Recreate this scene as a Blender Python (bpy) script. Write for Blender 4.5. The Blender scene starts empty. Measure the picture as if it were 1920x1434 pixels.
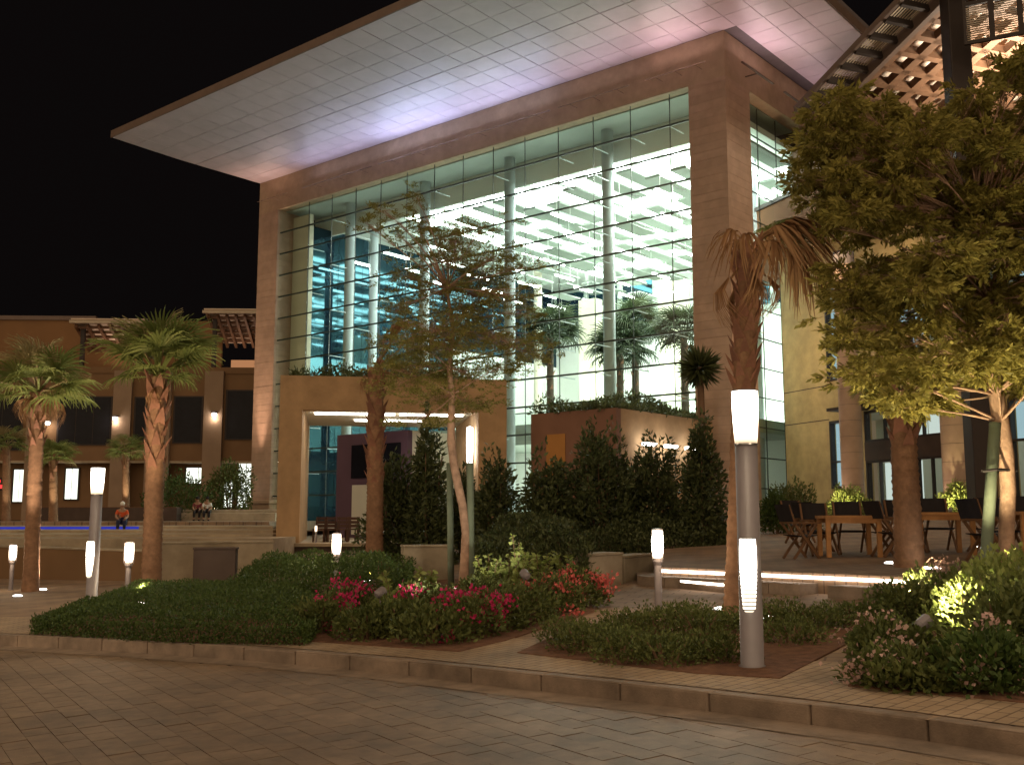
import bpy, bmesh, math, random
import numpy as np
from mathutils import Vector, Matrix, Quaternion
S = bpy.context.scene
COL = S.collection
rnd = random.Random(7)
NR = np.random.default_rng(7)
PI = math.pi

# ------------------------------------------------------------------ camera, sky, exposure
F = 1950.0                       # focal length in pixels of the 1920 px wide photograph
HZ = 970.0                       # horizon row
TH = math.atan((HZ - 717) / F)
CT, ST = math.cos(TH), math.sin(TH)
EZ = 1.65                        # eye height
cam = bpy.data.cameras.new('camera')
cam.sensor_width = 36.0
cam.lens = 36.0 * F / 1920.0
cam.clip_end = 2000
cam.clip_start = 0.1
camo = bpy.data.objects.new('camera', cam)
camo.location = (0, 0, EZ)
camo.rotation_euler = (PI / 2 + TH, 0, 0)
COL.objects.link(camo)
S.camera = camo
W = bpy.data.worlds.new('World')
S.world = W
W.use_nodes = True
W.node_tree.nodes['Background'].inputs[0].default_value = (0.55, 0.42, 0.42, 1)
W.node_tree.nodes['Background'].inputs[1].default_value = 0.005
sun = bpy.data.lights.new('town_glow_fill', 'SUN')      # broad warm fill sun added from behind the camera, simulating town glow
sun.energy = 1.45
sun.angle = math.radians(120)
sun.color = (1.0, 0.72, 0.45)
suno = bpy.data.objects.new('town_glow_fill', sun)
suno.rotation_euler = (math.radians(52), 0, math.radians(-12))
COL.objects.link(suno)
S.view_settings.view_transform = 'Standard'
S.view_settings.look = 'None'
S.view_settings.exposure = 0.3
S.view_settings.gamma = 1.0
cy = S.cycles
cy.use_denoising = True
cy.max_bounces = 7
cy.diffuse_bounces = 4
cy.glossy_bounces = 3
cy.transmission_bounces = 4
cy.transparent_max_bounces = 16
cy.sample_clamp_indirect = 4.0
cy.sample_clamp_direct = 0.0
cy.caustics_reflective = False
cy.caustics_refractive = False

# ------------------------------------------------------------------ geometry of the view
def ray(px, py):
    a = (px - 960) / F
    b = (717 - py) / F
    return Vector((a, CT - b * ST, ST + b * CT))
def at(px, py, Y):
    r = ray(px, py)
    return r * (Y / r.y) + Vector((0, 0, EZ))
GB, GC = 0.045, 0.02             # the site climbs gently to the right and away
def gz(x, y):
    return GB * max(-60, min(30, x)) + GC * max(-60, min(60, y))
def gp(px, py, dz=0.0):
    r = ray(px, py)
    t = (EZ - dz) / (GB * r.x + GC * r.y - r.z)
    return r * t + Vector((0, 0, EZ))
class Frame:
    """A building's own axes: x along its front, y into it."""
    def __init__(s, origin, deg):
        s.o = Vector((origin[0], origin[1], 0)); s.a = math.radians(deg)
        s.ex = Vector((math.cos(s.a), math.sin(s.a), 0)); s.ey = Vector((-math.sin(s.a), math.cos(s.a), 0))
    def pl(s, px, py, yo=0.0):
        r = ray(px, py); e = Vector((0, 0, EZ))
        t = ((s.o - e).dot(s.ey) + yo) / r.dot(s.ey); p = e + r * t
        return (p - s.o).dot(s.ex), p.z
    def sd(s, px, py, xo=0.0):
        r = ray(px, py); e = Vector((0, 0, EZ))
        t = ((s.o - e).dot(s.ex) + xo) / r.dot(s.ex); p = e + r * t
        return (p - s.o).dot(s.ey), p.z
    def loc(s, p):
        d = p - s.o
        return Vector((d.dot(s.ex), d.dot(s.ey), p.z))
    def w(s, x, y, z):
        return Vector((s.o.x, s.o.y, 0)) + s.ex * x + s.ey * y + Vector((0, 0, z))

# ------------------------------------------------------------------ mesh helpers
class MB:
    def __init__(s): s.v = []; s.f = []
    def box(s, x0, x1, y0, y1, z0, z1):
        n = len(s.v)
        s.v += [(x0, y0, z0), (x1, y0, z0), (x1, y1, z0), (x0, y1, z0), (x0, y0, z1), (x1, y0, z1), (x1, y1, z1), (x0, y1, z1)]
        s.f += [(n, n+3, n+2, n+1), (n+4, n+5, n+6, n+7), (n, n+1, n+5, n+4), (n+1, n+2, n+6, n+5), (n+2, n+3, n+7, n+6), (n+3, n, n+4, n+7)]
        return s
    def beam(s, p, q, w, h, up=(0, 0, 1)):
        p = Vector(p); q = Vector(q); d = (q - p).normalized(); up = Vector(up)
        if abs(d.dot(up)) > .98: up = Vector((1, 0, 0))
        a = d.cross(up).normalized() * (w / 2); b = a.cross(d).normalized() * (h / 2)
        n = len(s.v)
        for c in (p, q):
            s.v += [tuple(c - a - b), tuple(c + a - b), tuple(c + a + b), tuple(c - a + b)]
        s.f += [(n, n+1, n+2, n+3)[::-1], (n+4, n+5, n+6, n+7)] + [(n+i, n+(i+1) % 4, n+4+(i+1) % 4, n+4+i) for i in range(4)]
        return s
    def tube(s, pts, rad, n=8, cap=True):
        pts = [Vector(p) for p in pts]
        if not isinstance(rad, (list, tuple)): rad = [rad] * len(pts)
        base = len(s.v); ref = None
        for i, p in enumerate(pts):
            d = (pts[min(i+1, len(pts)-1)] - pts[max(i-1, 0)])
            d = d.normalized() if d.length > 1e-9 else Vector((0, 0, 1))
            if ref is None: ref = Vector((1, 0, 0)) if abs(d.x) < .9 else Vector((0, 1, 0))
            a = (ref - d * ref.dot(d)).normalized(); b = d.cross(a); ref = a
            for k in range(n):
                t = 2 * PI * k / n
                s.v.append(tuple(p + (a * math.cos(t) + b * math.sin(t)) * rad[i]))
        for i in range(len(pts) - 1):
            for k in range(n):
                s.f.append((base+i*n+k, base+i*n+(k+1) % n, base+(i+1)*n+(k+1) % n, base+(i+1)*n+k))
        if cap:
            s.f.append(tuple(base+k for k in range(n))[::-1])
            m = base + (len(pts) - 1) * n
            s.f.append(tuple(m+k for k in range(n)))
        return s
    def lathe(s, prof, n=20, c=(0, 0)):
        return s.tube([(c[0], c[1], z) for r, z in prof], [r for r, z in prof], n)
    def poly(s, pts, z0=None, thick=None):
        n = len(s.v); k = len(pts)
        s.v += [tuple(p) for p in pts]
        s.f.append(tuple(range(n, n+k)))
        if thick:
            s.v += [(p[0], p[1], p[2] - thick) for p in pts]
            s.f.append(tuple(range(n+k, n+2*k))[::-1])
            s.f += [(n+i, n+k+i, n+k+(i+1) % k, n+(i+1) % k) for i in range(k)]
        return s
    def ico(s, c, r, sub=1, sc=(1, 1, 1)):
        bm = bmesh.new(); bmesh.ops.create_icosphere(bm, subdivisions=sub, radius=1)
        n = len(s.v)
        s.v += [(c[0]+v.co.x*r*sc[0], c[1]+v.co.y*r*sc[1], c[2]+v.co.z*r*sc[2]) for v in bm.verts]
        s.f += [tuple(n+v.index for v in f.verts) for f in bm.faces]
        bm.free(); return s
    def mesh(s, name, m, smooth=False):
        me = bpy.data.meshes.new(name); me.from_pydata(s.v, [], s.f)
        bm = bmesh.new(); bm.from_mesh(me); bmesh.ops.recalc_face_normals(bm, faces=bm.faces); bm.to_mesh(me); bm.free()
        if smooth:
            for p in me.polygons: p.use_smooth = True
        me.materials.append(m); return me
    def build(s, name, m, parent=None, smooth=False, bevel=0):
        o = link(name, s.mesh(name, m, smooth), parent)
        if bevel:
            b = o.modifiers.new('bevel', 'BEVEL'); b.width = bevel; b.segments = 2; b.limit_method = 'ANGLE'
        return o
def link(name, data, parent=None, loc=None, rot=None):
    o = bpy.data.objects.new(name, data); COL.objects.link(o)
    if parent: o.parent = parent
    if loc is not None: o.location = loc
    if rot is not None: o.rotation_euler = rot
    return o
def tag(o, label, cat, group=None, kind=None):
    if label: o['label'] = label
    if cat: o['category'] = cat
    if group: o['group'] = group
    if kind: o['kind'] = kind
    return o
def thing(name, label, cat, loc=(0, 0, 0), rz=0.0, group=None):
    return tag(link(name, None, None, loc, (0, 0, rz)), label, cat, group)
def structure(o, label=None):
    o['kind'] = 'structure'
    if label: o['label'] = label
    return o
def dup(root, loc, rz=0.0, label=None, group=None):
    r = root.copy(); COL.objects.link(r); r.location = loc; r.rotation_euler = (0, 0, rz)
    if label: r['label'] = label
    if group: r['group'] = group
    for ch in list(root.children):
        c = ch.copy(); COL.objects.link(c); c.parent = r
        for g in ch.children:
            d = g.copy(); COL.objects.link(d); d.parent = c
    return r
def light(kind, loc, power, color, parent=None, name='lamp_light', aim=None, size=.1, spot=60, blend=.6):
    l = bpy.data.lights.new(name, kind); l.energy = power; l.color = color
    if kind == 'AREA': l.size = size
    else: l.shadow_soft_size = size
    if kind == 'SPOT': l.spot_size = math.radians(spot); l.spot_blend = blend
    o = link(name, l, parent, loc)
    if aim is not None: o.rotation_euler = Vector(aim).to_track_quat('-Z', 'Y').to_euler()
    return o

# ------------------------------------------------------------------ materials
def mat(name, col, rough=.75, var=.18, scale=3.0, bump=0.0, bscale=30.0, metal=0.0, spec=.3, coord='Object', rand=0.0, stain=0.0, stain_scale=.5):
    m = bpy.data.materials.new(name); m.use_nodes = True
    N = m.node_tree.nodes; L = m.node_tree.links; b = N['Principled BSDF']
    b.inputs['Roughness'].default_value = rough; b.inputs['Metallic'].default_value = metal
    b.inputs['Specular IOR Level'].default_value = spec
    if coord == 'World':
        tc = N.new('ShaderNodeNewGeometry'); coord = 'Position'
    else: tc = N.new('ShaderNodeTexCoord')
    nz = N.new('ShaderNodeTexNoise'); nz.inputs['Scale'].default_value = scale; nz.inputs['Detail'].default_value = 6
    L.new(tc.outputs[coord], nz.inputs['Vector'])
    mr = N.new('ShaderNodeMapRange'); mr.inputs[1].default_value = .25; mr.inputs[2].default_value = .75
    mr.inputs[3].default_value = 1 - var; mr.inputs[4].default_value = 1 + var
    L.new(nz.outputs['Fac'], mr.inputs[0])
    val = mr.outputs[0]
    if stain:
        n3 = N.new('ShaderNodeTexNoise'); n3.inputs['Scale'].default_value = stain_scale; n3.inputs['Detail'].default_value = 9; n3.inputs['Roughness'].default_value = .7
        L.new(tc.outputs[coord], n3.inputs['Vector'])
        m3 = N.new('ShaderNodeMapRange'); m3.inputs[1].default_value = .38; m3.inputs[2].default_value = .62; m3.inputs[3].default_value = 1 - stain; m3.inputs[4].default_value = 1 + stain * .4
        L.new(n3.outputs['Fac'], m3.inputs[0]); u3 = N.new('ShaderNodeMath'); u3.operation = 'MULTIPLY'
        L.new(val, u3.inputs[0]); L.new(m3.outputs[0], u3.inputs[1]); val = u3.outputs[0]
    if rand:
        oi = N.new('ShaderNodeObjectInfo'); m2 = N.new('ShaderNodeMapRange')
        m2.inputs[3].default_value = 1 - rand; m2.inputs[4].default_value = 1 + rand
        L.new(oi.outputs['Random'], m2.inputs[0])
        mu = N.new('ShaderNodeMath'); mu.operation = 'MULTIPLY'
        L.new(val, mu.inputs[0]); L.new(m2.outputs[0], mu.inputs[1]); val = mu.outputs[0]
    mx = N.new('ShaderNodeVectorMath'); mx.operation = 'SCALE'; mx.inputs[0].default_value = col[:3]
    L.new(val, mx.inputs['Scale']); L.new(mx.outputs[0], b.inputs['Base Color'])
    if bump:
        n2 = N.new('ShaderNodeTexNoise'); n2.inputs['Scale'].default_value = bscale; n2.inputs['Detail'].default_value = 4
        L.new(tc.outputs[coord], n2.inputs['Vector'])
        bp = N.new('ShaderNodeBump'); bp.inputs['Strength'].default_value = bump; bp.inputs['Distance'].default_value = .02
        L.new(n2.outputs['Fac'], bp.inputs['Height']); L.new(bp.outputs[0], b.inputs['Normal'])
    return m
def emit(name, col, strength):
    m = bpy.data.materials.new(name); m.use_nodes = True
    N = m.node_tree.nodes; L = m.node_tree.links; N.remove(N['Principled BSDF'])
    e = N.new('ShaderNodeEmission'); e.inputs[0].default_value = (*col, 1); e.inputs[1].default_value = strength
    L.new(e.outputs[0], N['Material Output'].inputs[0]); return m
def glassmat(name, tint, refl=.06, rough=.0, haze=0.0):
    m = bpy.data.materials.new(name); m.use_nodes = True
    N = m.node_tree.nodes; L = m.node_tree.links; N.remove(N['Principled BSDF'])
    t = N.new('ShaderNodeBsdfTransparent'); t.inputs[0].default_value = (*tint, 1)
    g = N.new('ShaderNodeBsdfGlossy'); g.inputs['Roughness'].default_value = rough
    ge = N.new('ShaderNodeNewGeometry'); dt = N.new('ShaderNodeVectorMath'); dt.operation = 'DOT_PRODUCT'
    L.new(ge.outputs['Normal'], dt.inputs[0]); L.new(ge.outputs['Incoming'], dt.inputs[1])
    ab = N.new('ShaderNodeMath'); ab.operation = 'ABSOLUTE'; L.new(dt.outputs['Value'], ab.inputs[0])
    om = N.new('ShaderNodeMath'); om.operation = 'SUBTRACT'; om.inputs[0].default_value = 1; L.new(ab.outputs[0], om.inputs[1])
    pw = N.new('ShaderNodeMath'); pw.operation = 'POWER'; pw.inputs[1].default_value = 5; L.new(om.outputs[0], pw.inputs[0])
    ml = N.new('ShaderNodeMath'); ml.operation = 'MULTIPLY_ADD'; ml.inputs[1].default_value = .9; ml.inputs[2].default_value = refl * .5; ml.use_clamp = True
    L.new(pw.outputs[0], ml.inputs[0])
    mx = N.new('ShaderNodeMixShader'); L.new(ml.outputs[0], mx.inputs[0]); L.new(t.outputs[0], mx.inputs[1]); L.new(g.outputs[0], mx.inputs[2])
    L.new(mx.outputs[0], N['Material Output'].inputs[0]); return m
def leafmat(name, c0, c1, trans=.3, rough=.55):
    m = bpy.data.materials.new(name); m.use_nodes = True
    N = m.node_tree.nodes; L = m.node_tree.links; b = N['Principled BSDF']
    g = N.new('ShaderNodeNewGeometry'); r = N.new('ShaderNodeValToRGB')
    r.color_ramp.elements[0].color = (*c0, 1); r.color_ramp.elements[1].color = (*c1, 1)
    L.new(g.outputs['Random Per Island'], r.inputs[0]); L.new(r.outputs[0], b.inputs['Base Color'])
    b.inputs['Roughness'].default_value = rough; b.inputs['Specular IOR Level'].default_value = .25
    t = N.new('ShaderNodeBsdfTranslucent'); L.new(r.outputs[0], t.inputs[0])
    mx = N.new('ShaderNodeMixShader'); mx.inputs[0].default_value = trans
    L.new(b.outputs[0], mx.inputs[1]); L.new(t.outputs[0], mx.inputs[2]); L.new(mx.outputs[0], N['Material Output'].inputs[0])
    return m
def brickmat(name, c1, c2, mortar, bw, rh, ms, rough=.8, rot=0.0, bump=.4):
    m = bpy.data.materials.new(name); m.use_nodes = True
    N = m.node_tree.nodes; L = m.node_tree.links; b = N['Principled BSDF']; b.inputs['Roughness'].default_value = rough
    b.inputs['Specular IOR Level'].default_value = .3
    tc = N.new('ShaderNodeTexCoord'); mp = N.new('ShaderNodeMapping'); mp.inputs['Rotation'].default_value = (0, 0, rot)
    br = N.new('ShaderNodeTexBrick'); br.inputs['Scale'].default_value = 1
    br.inputs['Color1'].default_value = (*c1, 1); br.inputs['Color2'].default_value = (*c2, 1); br.inputs['Mortar'].default_value = (*mortar, 1)
    br.inputs['Mortar Size'].default_value = ms; br.inputs['Brick Width'].default_value = bw; br.inputs['Row Height'].default_value = rh
    nz = N.new('ShaderNodeTexNoise'); nz.inputs['Scale'].default_value = 1.3; nz.inputs['Detail'].default_value = 8
    L.new(tc.outputs['Object'], mp.inputs[0]); L.new(mp.outputs[0], br.inputs[0]); L.new(tc.outputs['Object'], nz.inputs[0])
    mr = N.new('ShaderNodeMapRange'); mr.inputs[1].default_value = .3; mr.inputs[2].default_value = .7; mr.inputs[3].default_value = .7; mr.inputs[4].default_value = 1.25
    L.new(nz.outputs[0], mr.inputs[0])
    sc = N.new('ShaderNodeVectorMath'); sc.operation = 'SCALE'; L.new(br.outputs[0], sc.inputs[0]); L.new(mr.outputs[0], sc.inputs['Scale'])
    L.new(sc.outputs[0], b.inputs['Base Color'])
    bp = N.new('ShaderNodeBump'); bp.inputs['Strength'].default_value = bump; bp.inputs['Distance'].default_value = .01; bp.invert = True
    L.new(br.outputs['Fac'], bp.inputs['Height']); L.new(bp.outputs[0], b.inputs['Normal'])
    return m

M = {}
M['stone'] = mat('tan_stone', (.46, .33, .225), .7, .10, 2.5, .15, 25, coord='World', stain=.18, stain_scale=.35)
M['course'] = mat('stone_course', (.46, .32, .235), .7, .10, 2.5, .2, 22, rand=.05, coord='World', stain=.15, stain_scale=.35)
M['soffit'] = mat('soffit_panel', (.58, .49, .545), .40, .05, 1.0, .03, 12, spec=.4, rand=.03, coord='World', stain=.06, stain_scale=.25)
M['joint'] = mat('dark_joint', (.14, .12, .125), .9, .1)
M['bronze'] = mat('brown_bracket', (.10, .065, .045), .8, .1)
M['fascia'] = mat('bronze_fascia', (.15, .105, .085), .5, .12, 2)
M['glass'] = glassmat('green_glass', (.93, .985, .95), .045)
M['glass2'] = glassmat('clear_glass', (.93, .96, .96), .06)
M['darkglass'] = mat('dark_mirror_glass', (.008, .016, .026), .04, .3, .8, .02, 3, spec=.75)
M['darkglass'].node_tree.nodes['Principled BSDF'].inputs['Specular Tint'].default_value = (.25, .80, 1.0, 1)
M['farglass'] = mat('far_dark_glass', (.012, .012, .016), .15, .2, 2, spec=.12)
M['steel'] = mat('painted_steel', (.50, .57, .60), .4, .05, 2, spec=.5)
M['transom'] = mat('dark_steel', (.05, .055, .05), .4, .1, 3, spec=.5)
M['white'] = mat('white_paint', (.78, .80, .76), .6, .04, .6)
M['cream'] = mat('cream_wall', (.62, .58, .46), .7, .05, .8)
M['greypaint'] = mat('grey_green_panel', (.42, .47, .43), .6, .06, .8)
M['panelgrey'] = mat('acoustic_panel', (.24, .275, .24), .7, .06, .8)
M['yellow'] = mat('ochre_render', (.52, .39, .185), .8, .08, 2, .15, 40, stain=.2, stain_scale=.5)
M['farbrown'] = mat('dimmed_brown_render', (.19, .11, .055), .8, .15, .5, .1, 30)  # darker copy of the brown render; dim light put into the colour
M['farorange'] = mat('dimmed_orange_render', (.20, .105, .045), .8, .18, .5, .1, 30)  # orange render darkened likewise, dim light put into the colour
M['farstone'] = mat('far_pilaster', (.27, .19, .13), .8, .12, .8)
M['brown'] = mat('brown_render', (.42, .275, .15), .8, .10, 2, .15, 40, stain=.22, stain_scale=.6)
M['orange'] = mat('orange_render', (.42, .20, .06), .8, .14, .9, .15, 40)
M['purple'] = mat('purple_render', (.11, .06, .085), .75, .1, 1)
M['maroon'] = mat('maroon_render', (.22, .115, .08), .75, .15, 1, .1, 30)
M['darkstone'] = mat('dark_stone', (.07, .045, .035), .6, .2, 2, .1, 20)
M['wood'] = mat('pergola_timber', (.15, .08, .046), .6, .2, 4, .1, 12, rand=.12)
M['pframe'] = mat('dark_bronze', (.035, .025, .022), .5, .15, 3)
M['peach'] = mat('pale_roof_board', (.80, .66, .54), .7, .06, 2)
M['louvre'] = mat('pale_louvre', (.48, .40, .30), .6, .1, 3, rand=.08)
M['plaza'] = brickmat('plaza_paving', (.27, .185, .125), (.24, .165, .11), (.13, .09, .065), .45, .225, .012, rot=.35)
M['terrace'] = brickmat('terrace_paving', (.24, .16, .105), (.21, .14, .09), (.11, .075, .055), .4, .2, .012, rot=-.6)
M['walk'] = brickmat('sidewalk_brick', (.34, .25, .165), (.30, .215, .14), (.16, .11, .075), .22, .11, .008, rot=-.75)
M['roadbase'] = brickmat('road_paving', (.16, .115, .08), (.13, .095, .068), (.07, .05, .037), .42, .24, .010, rot=-.62)
M['paver'] = mat('road_paver', (.23, .16, .105), .58, .20, 7, .3, 90, rand=.10, spec=.4, coord='World', stain=.38, stain_scale=.55)
M['pjoint'] = mat('road_joint', (.10, .075, .053), .9, .2, 8)
M['kerb'] = mat('kerb_stone', (.24, .18, .135), .75, .18, 5, .3, 60, rand=.1, coord='World', stain=.35, stain_scale=1.6)
M['concrete'] = mat('pale_concrete', (.38, .31, .22), .75, .12, 3, .15, 30, coord='World', stain=.25, stain_scale=.8)
M['soil'] = mat('red_soil', (.15, .075, .045), .95, .4, 9, .8, 45)
M['mulch'] = M['soil']
M['metal'] = mat('grey_lamp_post', (.20, .175, .185), .45, .08, 6, spec=.5)
M['chrome'] = mat('steel_trim', (.4, .4, .4), .3, .05, metal=.9)
def emit_grad(name, c0, s0, c1, s1, z0, z1):
    m = emit(name, c1, s1); N = m.node_tree.nodes; L = m.node_tree.links; e = [n for n in N if n.type == 'EMISSION'][0]
    tc = N.new('ShaderNodeTexCoord'); sp = N.new('ShaderNodeSeparateXYZ'); L.new(tc.outputs['Object'], sp.inputs[0])
    a = N.new('ShaderNodeMapRange'); a.inputs[1].default_value = z0; a.inputs[2].default_value = z1; a.inputs[3].default_value = s0; a.inputs[4].default_value = s1
    r = N.new('ShaderNodeMapRange'); r.inputs[1].default_value = z0; r.inputs[2].default_value = z1
    L.new(sp.outputs[2], a.inputs[0]); L.new(sp.outputs[2], r.inputs[0]); L.new(a.outputs[0], e.inputs[1])
    mx = N.new('ShaderNodeMix'); mx.data_type = 'RGBA'; mx.inputs[6].default_value = (*c0, 1); mx.inputs[7].default_value = (*c1, 1)
    L.new(r.outputs[0], mx.inputs[0]); L.new(mx.outputs[2], e.inputs[0]); return m
M['lamp'] = emit_grad('lamp_glow', (1.0, .74, .46), .75, (1.0, .92, .78), 9, 2.05, 2.30)
M['lens'] = emit_grad('lens_glow', (1.0, .84, .60), 1.1, (1.0, .90, .72), 10, .50, .86)
M['lampsoft'] = emit_grad('bollard_glow', (1.0, .80, .54), 2.0, (1.0, .90, .70), 12, .70, .85)
M['lampwhite'] = emit('white_glow', (1.0, .96, .88), 12)
M['led'] = emit('led_strip', (1.0, .84, .68), 9)
M['blue'] = emit('blue_led', (.08, .10, .9), .34)
M['red'] = emit('red_neon', (1.0, .03, .03), 2.2)
M['hall'] = emit('hall_light', (.94, 1.0, .96), 16.0)
M['tube'] = emit('tube_light', (.97, 1.0, .97), 26)
M['shop'] = emit('shop_light', (.95, 1.0, .86), 1.5)
M['shopcool'] = emit('shop_light_cool', (.75, .92, 1.0), .75)
M['teak'] = mat('teak', (.42, .20, .07), .5, .2, 6, .1, 30)
M['teakdark'] = mat('dim_teak', (.17, .085, .04), .6, .25, 6)  # darker copy of teak; dim light on the chair frames put into colour
M['black'] = mat('black_fabric', (.018, .014, .015), .85, .2, 8)
M['chair'] = mat('dark_wood', (.075, .035, .022), .5, .2, 8)
M['trunk'] = mat('palm_trunk', (.28, .155, .09), .9, .22, 14, .7, 70, stain=.2, stain_scale=3.0)
M['boot'] = mat('palm_leaf_base', (.27, .13, .085), .9, .3, 6, .4, 25, rand=.25)
M['bark'] = mat('bark', (.36, .24, .16), .9, .3, 7, .5, 30)
M['bark2'] = mat('pale_bark', (.42, .27, .19), .9, .35, 9, .6, 30)
M['twig'] = mat('twig', (.20, .12, .075), .9, .2, 5)
M['stake'] = mat('green_stake', (.17, .21, .15), .8, .2, 4)
M['strap'] = mat('black_strap', (.03, .025, .025), .7, .1)
M['frond'] = leafmat('fan_frond', (.13, .17, .045), (.26, .29, .095), .4)
M['frondin'] = leafmat('silhouette_frond', (.022, .034, .014), (.05, .065, .03), .2)  # darker copy of the frond colour; silhouette against the lit hall painted in
M['trunkdark'] = mat('silhouette_trunk', (.10, .07, .05), .9, .3, 4, .4, 20)  # trunk colour darkened for the indoor palms, silhouette shade painted in
M['frondlit'] = leafmat('uplit_fan_frond', (.30, .25, .12), (.42, .34, .18), .35)  # paler copy of the frond colour with the uplighting painted in
M['dead'] = leafmat('dead_frond', (.24, .12, .055), (.42, .25, .13), .25, .8)
M['leaf_tree'] = leafmat('feathery_leaf', (.155, .155, .042), (.35, .33, .095), .45)
M['leaf_right'] = leafmat('olive_leaf', (.18, .165, .038), (.46, .40, .11), .45)
M['leaf_dark'] = leafmat('dark_glossy_leaf', (.045, .062, .026), (.13, .15, .06), .3, .4)
M['leaf_hedge'] = leafmat('hedge_leaf', (.040, .075, .018), (.095, .135, .035), .25)
M['leaf_bed'] = leafmat('bed_leaf', (.07, .095, .028), (.16, .18, .055), .3)
M['leaf_lime'] = leafmat('lime_leaf', (.16, .21, .05), (.34, .38, .12), .35)
M['flower'] = leafmat('magenta_bract', (.48, .02, .09), (.70, .05, .20), .35)
M['flowerpink'] = leafmat('salmon_flower', (.55, .10, .09), (.65, .18, .15), .35)
M['flowerpale'] = leafmat('pale_pink_flower', (.48, .30, .26), (.62, .42, .36), .35)
M['skin'] = mat('skin', (.30, .17, .11), .6, .05)
M['cloth_orange'] = mat('orange_cloth', (.55, .09, .03), .9, .1)
M['cloth_navy'] = mat('navy_cloth', (.02, .025, .06), .9, .1)
M['cloth_white'] = mat('white_cloth', (.6, .58, .55), .9, .1)
M['cloth_wine'] = mat('wine_cloth', (.16, .03, .04), .9, .1)
M['hair'] = mat('hair', (.012, .009, .008), .7, .1)
M['cap'] = mat('white_cap', (.7, .68, .64), .8, .05)

# ------------------------------------------------------------------ ground, road, kerb, pavement
kpx = [(0, 1190), (250, 1201), (500, 1216), (750, 1237), (1000, 1263), (1230, 1287), (1450, 1312), (1690, 1341), (1920, 1373)]
kpts = [gp(*p) for p in kpx]
d0 = (kpts[0] - kpts[1]).normalized(); d1 = (kpts[-1] - kpts[-2]).normalized()
kerbline = [kpts[0] + d0 * t for t in (60, 30, 14, 6, 2.4)] + kpts + [kpts[-1] + d1 * t for t in (1.5, 4, 9, 20)]
for p in kerbline: p.z = gz(p.x, p.y)
def sheet(name, pts, m, parent=None):
    return MB().poly(pts).build(name, m, parent)
def grid(name, x0, x1, y0, y1, n, dz, m):
    b = MB()
    for j in range(n + 1):
        for i in range(n + 1):
            x = x0 + (x1 - x0) * i / n; y = y0 + (y1 - y0) * j / n
            b.v.append((x, y, gz(x, y) + dz))
    for j in range(n):
        for i in range(n):
            a = j * (n + 1) + i; b.f.append((a, a + 1, a + n + 2, a + n + 1))
    return b.build(name, m)
structure(grid('ground', -400, 400, -100, 700, 90, -.32, M['roadbase']))
# plaza sheet on the building side of the kerb
b = MB(); rows = 40
back = []
for p in kerbline:
    back.append(Vector((p.x * 1.0 + (p.x - 1) * 0.35, 120, 0)))
for i, p in enumerate(kerbline):
    q = Vector((-70 + 150 * i / (len(kerbline) - 1), 130, 0))
    for j in range(rows + 1):
        t = (j / rows) ** 1.6; x = p.x + (q.x - p.x) * t; y = p.y + (q.y - p.y) * t
        b.v.append((x, y, gz(x, y) - .004))
for i in range(len(kerbline) - 1):
    for j in range(rows):
        a = i * (rows + 1) + j; b.f.append((a, a + rows + 1, a + rows + 2, a + 1))
structure(b.build('plaza', M['plaza']))
# brick sidewalk band behind the kerb
nrm = []
for i in range(len(kerbline)):
    d = kerbline[min(i+1, len(kerbline)-1)] - kerbline[max(i-1, 0)]; n = Vector((-d.y, d.x, 0)).normalized()
    nrm.append(n if n.y > 0 else -n)
b = MB()
for i, p in enumerate(kerbline):
    for k in (.16, 1.75):
        q = p + nrm[i] * k; b.v.append((q.x, q.y, gz(q.x, q.y) + .003))
b.f += [(2*i, 2*i+2, 2*i+3, 2*i+1) for i in range(len(kerbline)-1)]
structure(b.build('sidewalk', M['walk']))
# kerb stones: one by one along the line
kerb = structure(link('kerb', None, None, (0, 0, 0)))
def along(line, step, start=0.0):
    out = []; acc = -start; prev = line[0]; carry = 0.0
    pts = [line[0]]
    for a, c in zip(line, line[1:]):
        L_ = (c - a).length; d = (c - a) / L_; t = step - carry
        while t <= L_:
            pts.append(a + d * t); t += step
        carry = (carry + L_) % step
    return pts
kp = along(kerbline[2:-2], .9)
for a, c in zip(kp, kp[1:]):
    d = (c - a).normalized(); n = Vector((-d.y, d.x, 0)).normalized(); n = n if n.y > 0 else -n
    o = MB()
    a2 = a + d * .0025; c2 = c - d * .0025; dz = rnd.uniform(-.002, .003)
    o.beam(a2 + n * .08 + Vector((0, 0, -.1 + dz)), c2 + n * .08 + Vector((0, 0, -.1 + dz)), .16, .21)
    o.build('kerb_stone', M['kerb'], kerb, bevel=.022)
# road: bed plus laid pavers
ROADZ = -.15
b = MB()
for i, p in enumerate(kerbline):
    q = Vector((p.x - nrm[i].x * 30, p.y - nrm[i].y * 30, 0))
    for s_, e_ in ((p, 0), (q, 1)):
        b.v.append((s_.x, s_.y, gz(s_.x, s_.y) + ROADZ - .012))
b.f += [(2*i, 2*i+2, 2*i+3, 2*i+1) for i in range(len(kerbline)-1)]
road = structure(b.build('road', M['pjoint']))
def kerb_side(x, y):           # > 0 on the road side
    best = 1e9; sgn = 0
    for a, c in zip(kerbline, kerbline[1:]):
        d = c - a; t = max(0, min(1, ((x-a.x)*d.x + (y-a.y)*d.y) / (d.x*d.x + d.y*d.y)))
        qx, qy = a.x + d.x*t, a.y + d.y*t; D = math.hypot(x-qx, y-qy)
        if D < best:
            best = D; cr = d.x*(y-a.y) - d.y*(x-a.x); sgn = -1 if cr > 0 else 1
    return best * sgn
ga, gb_ = gp(900, 1325, ROADZ), gp(1220, 1418, ROADZ)
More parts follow.
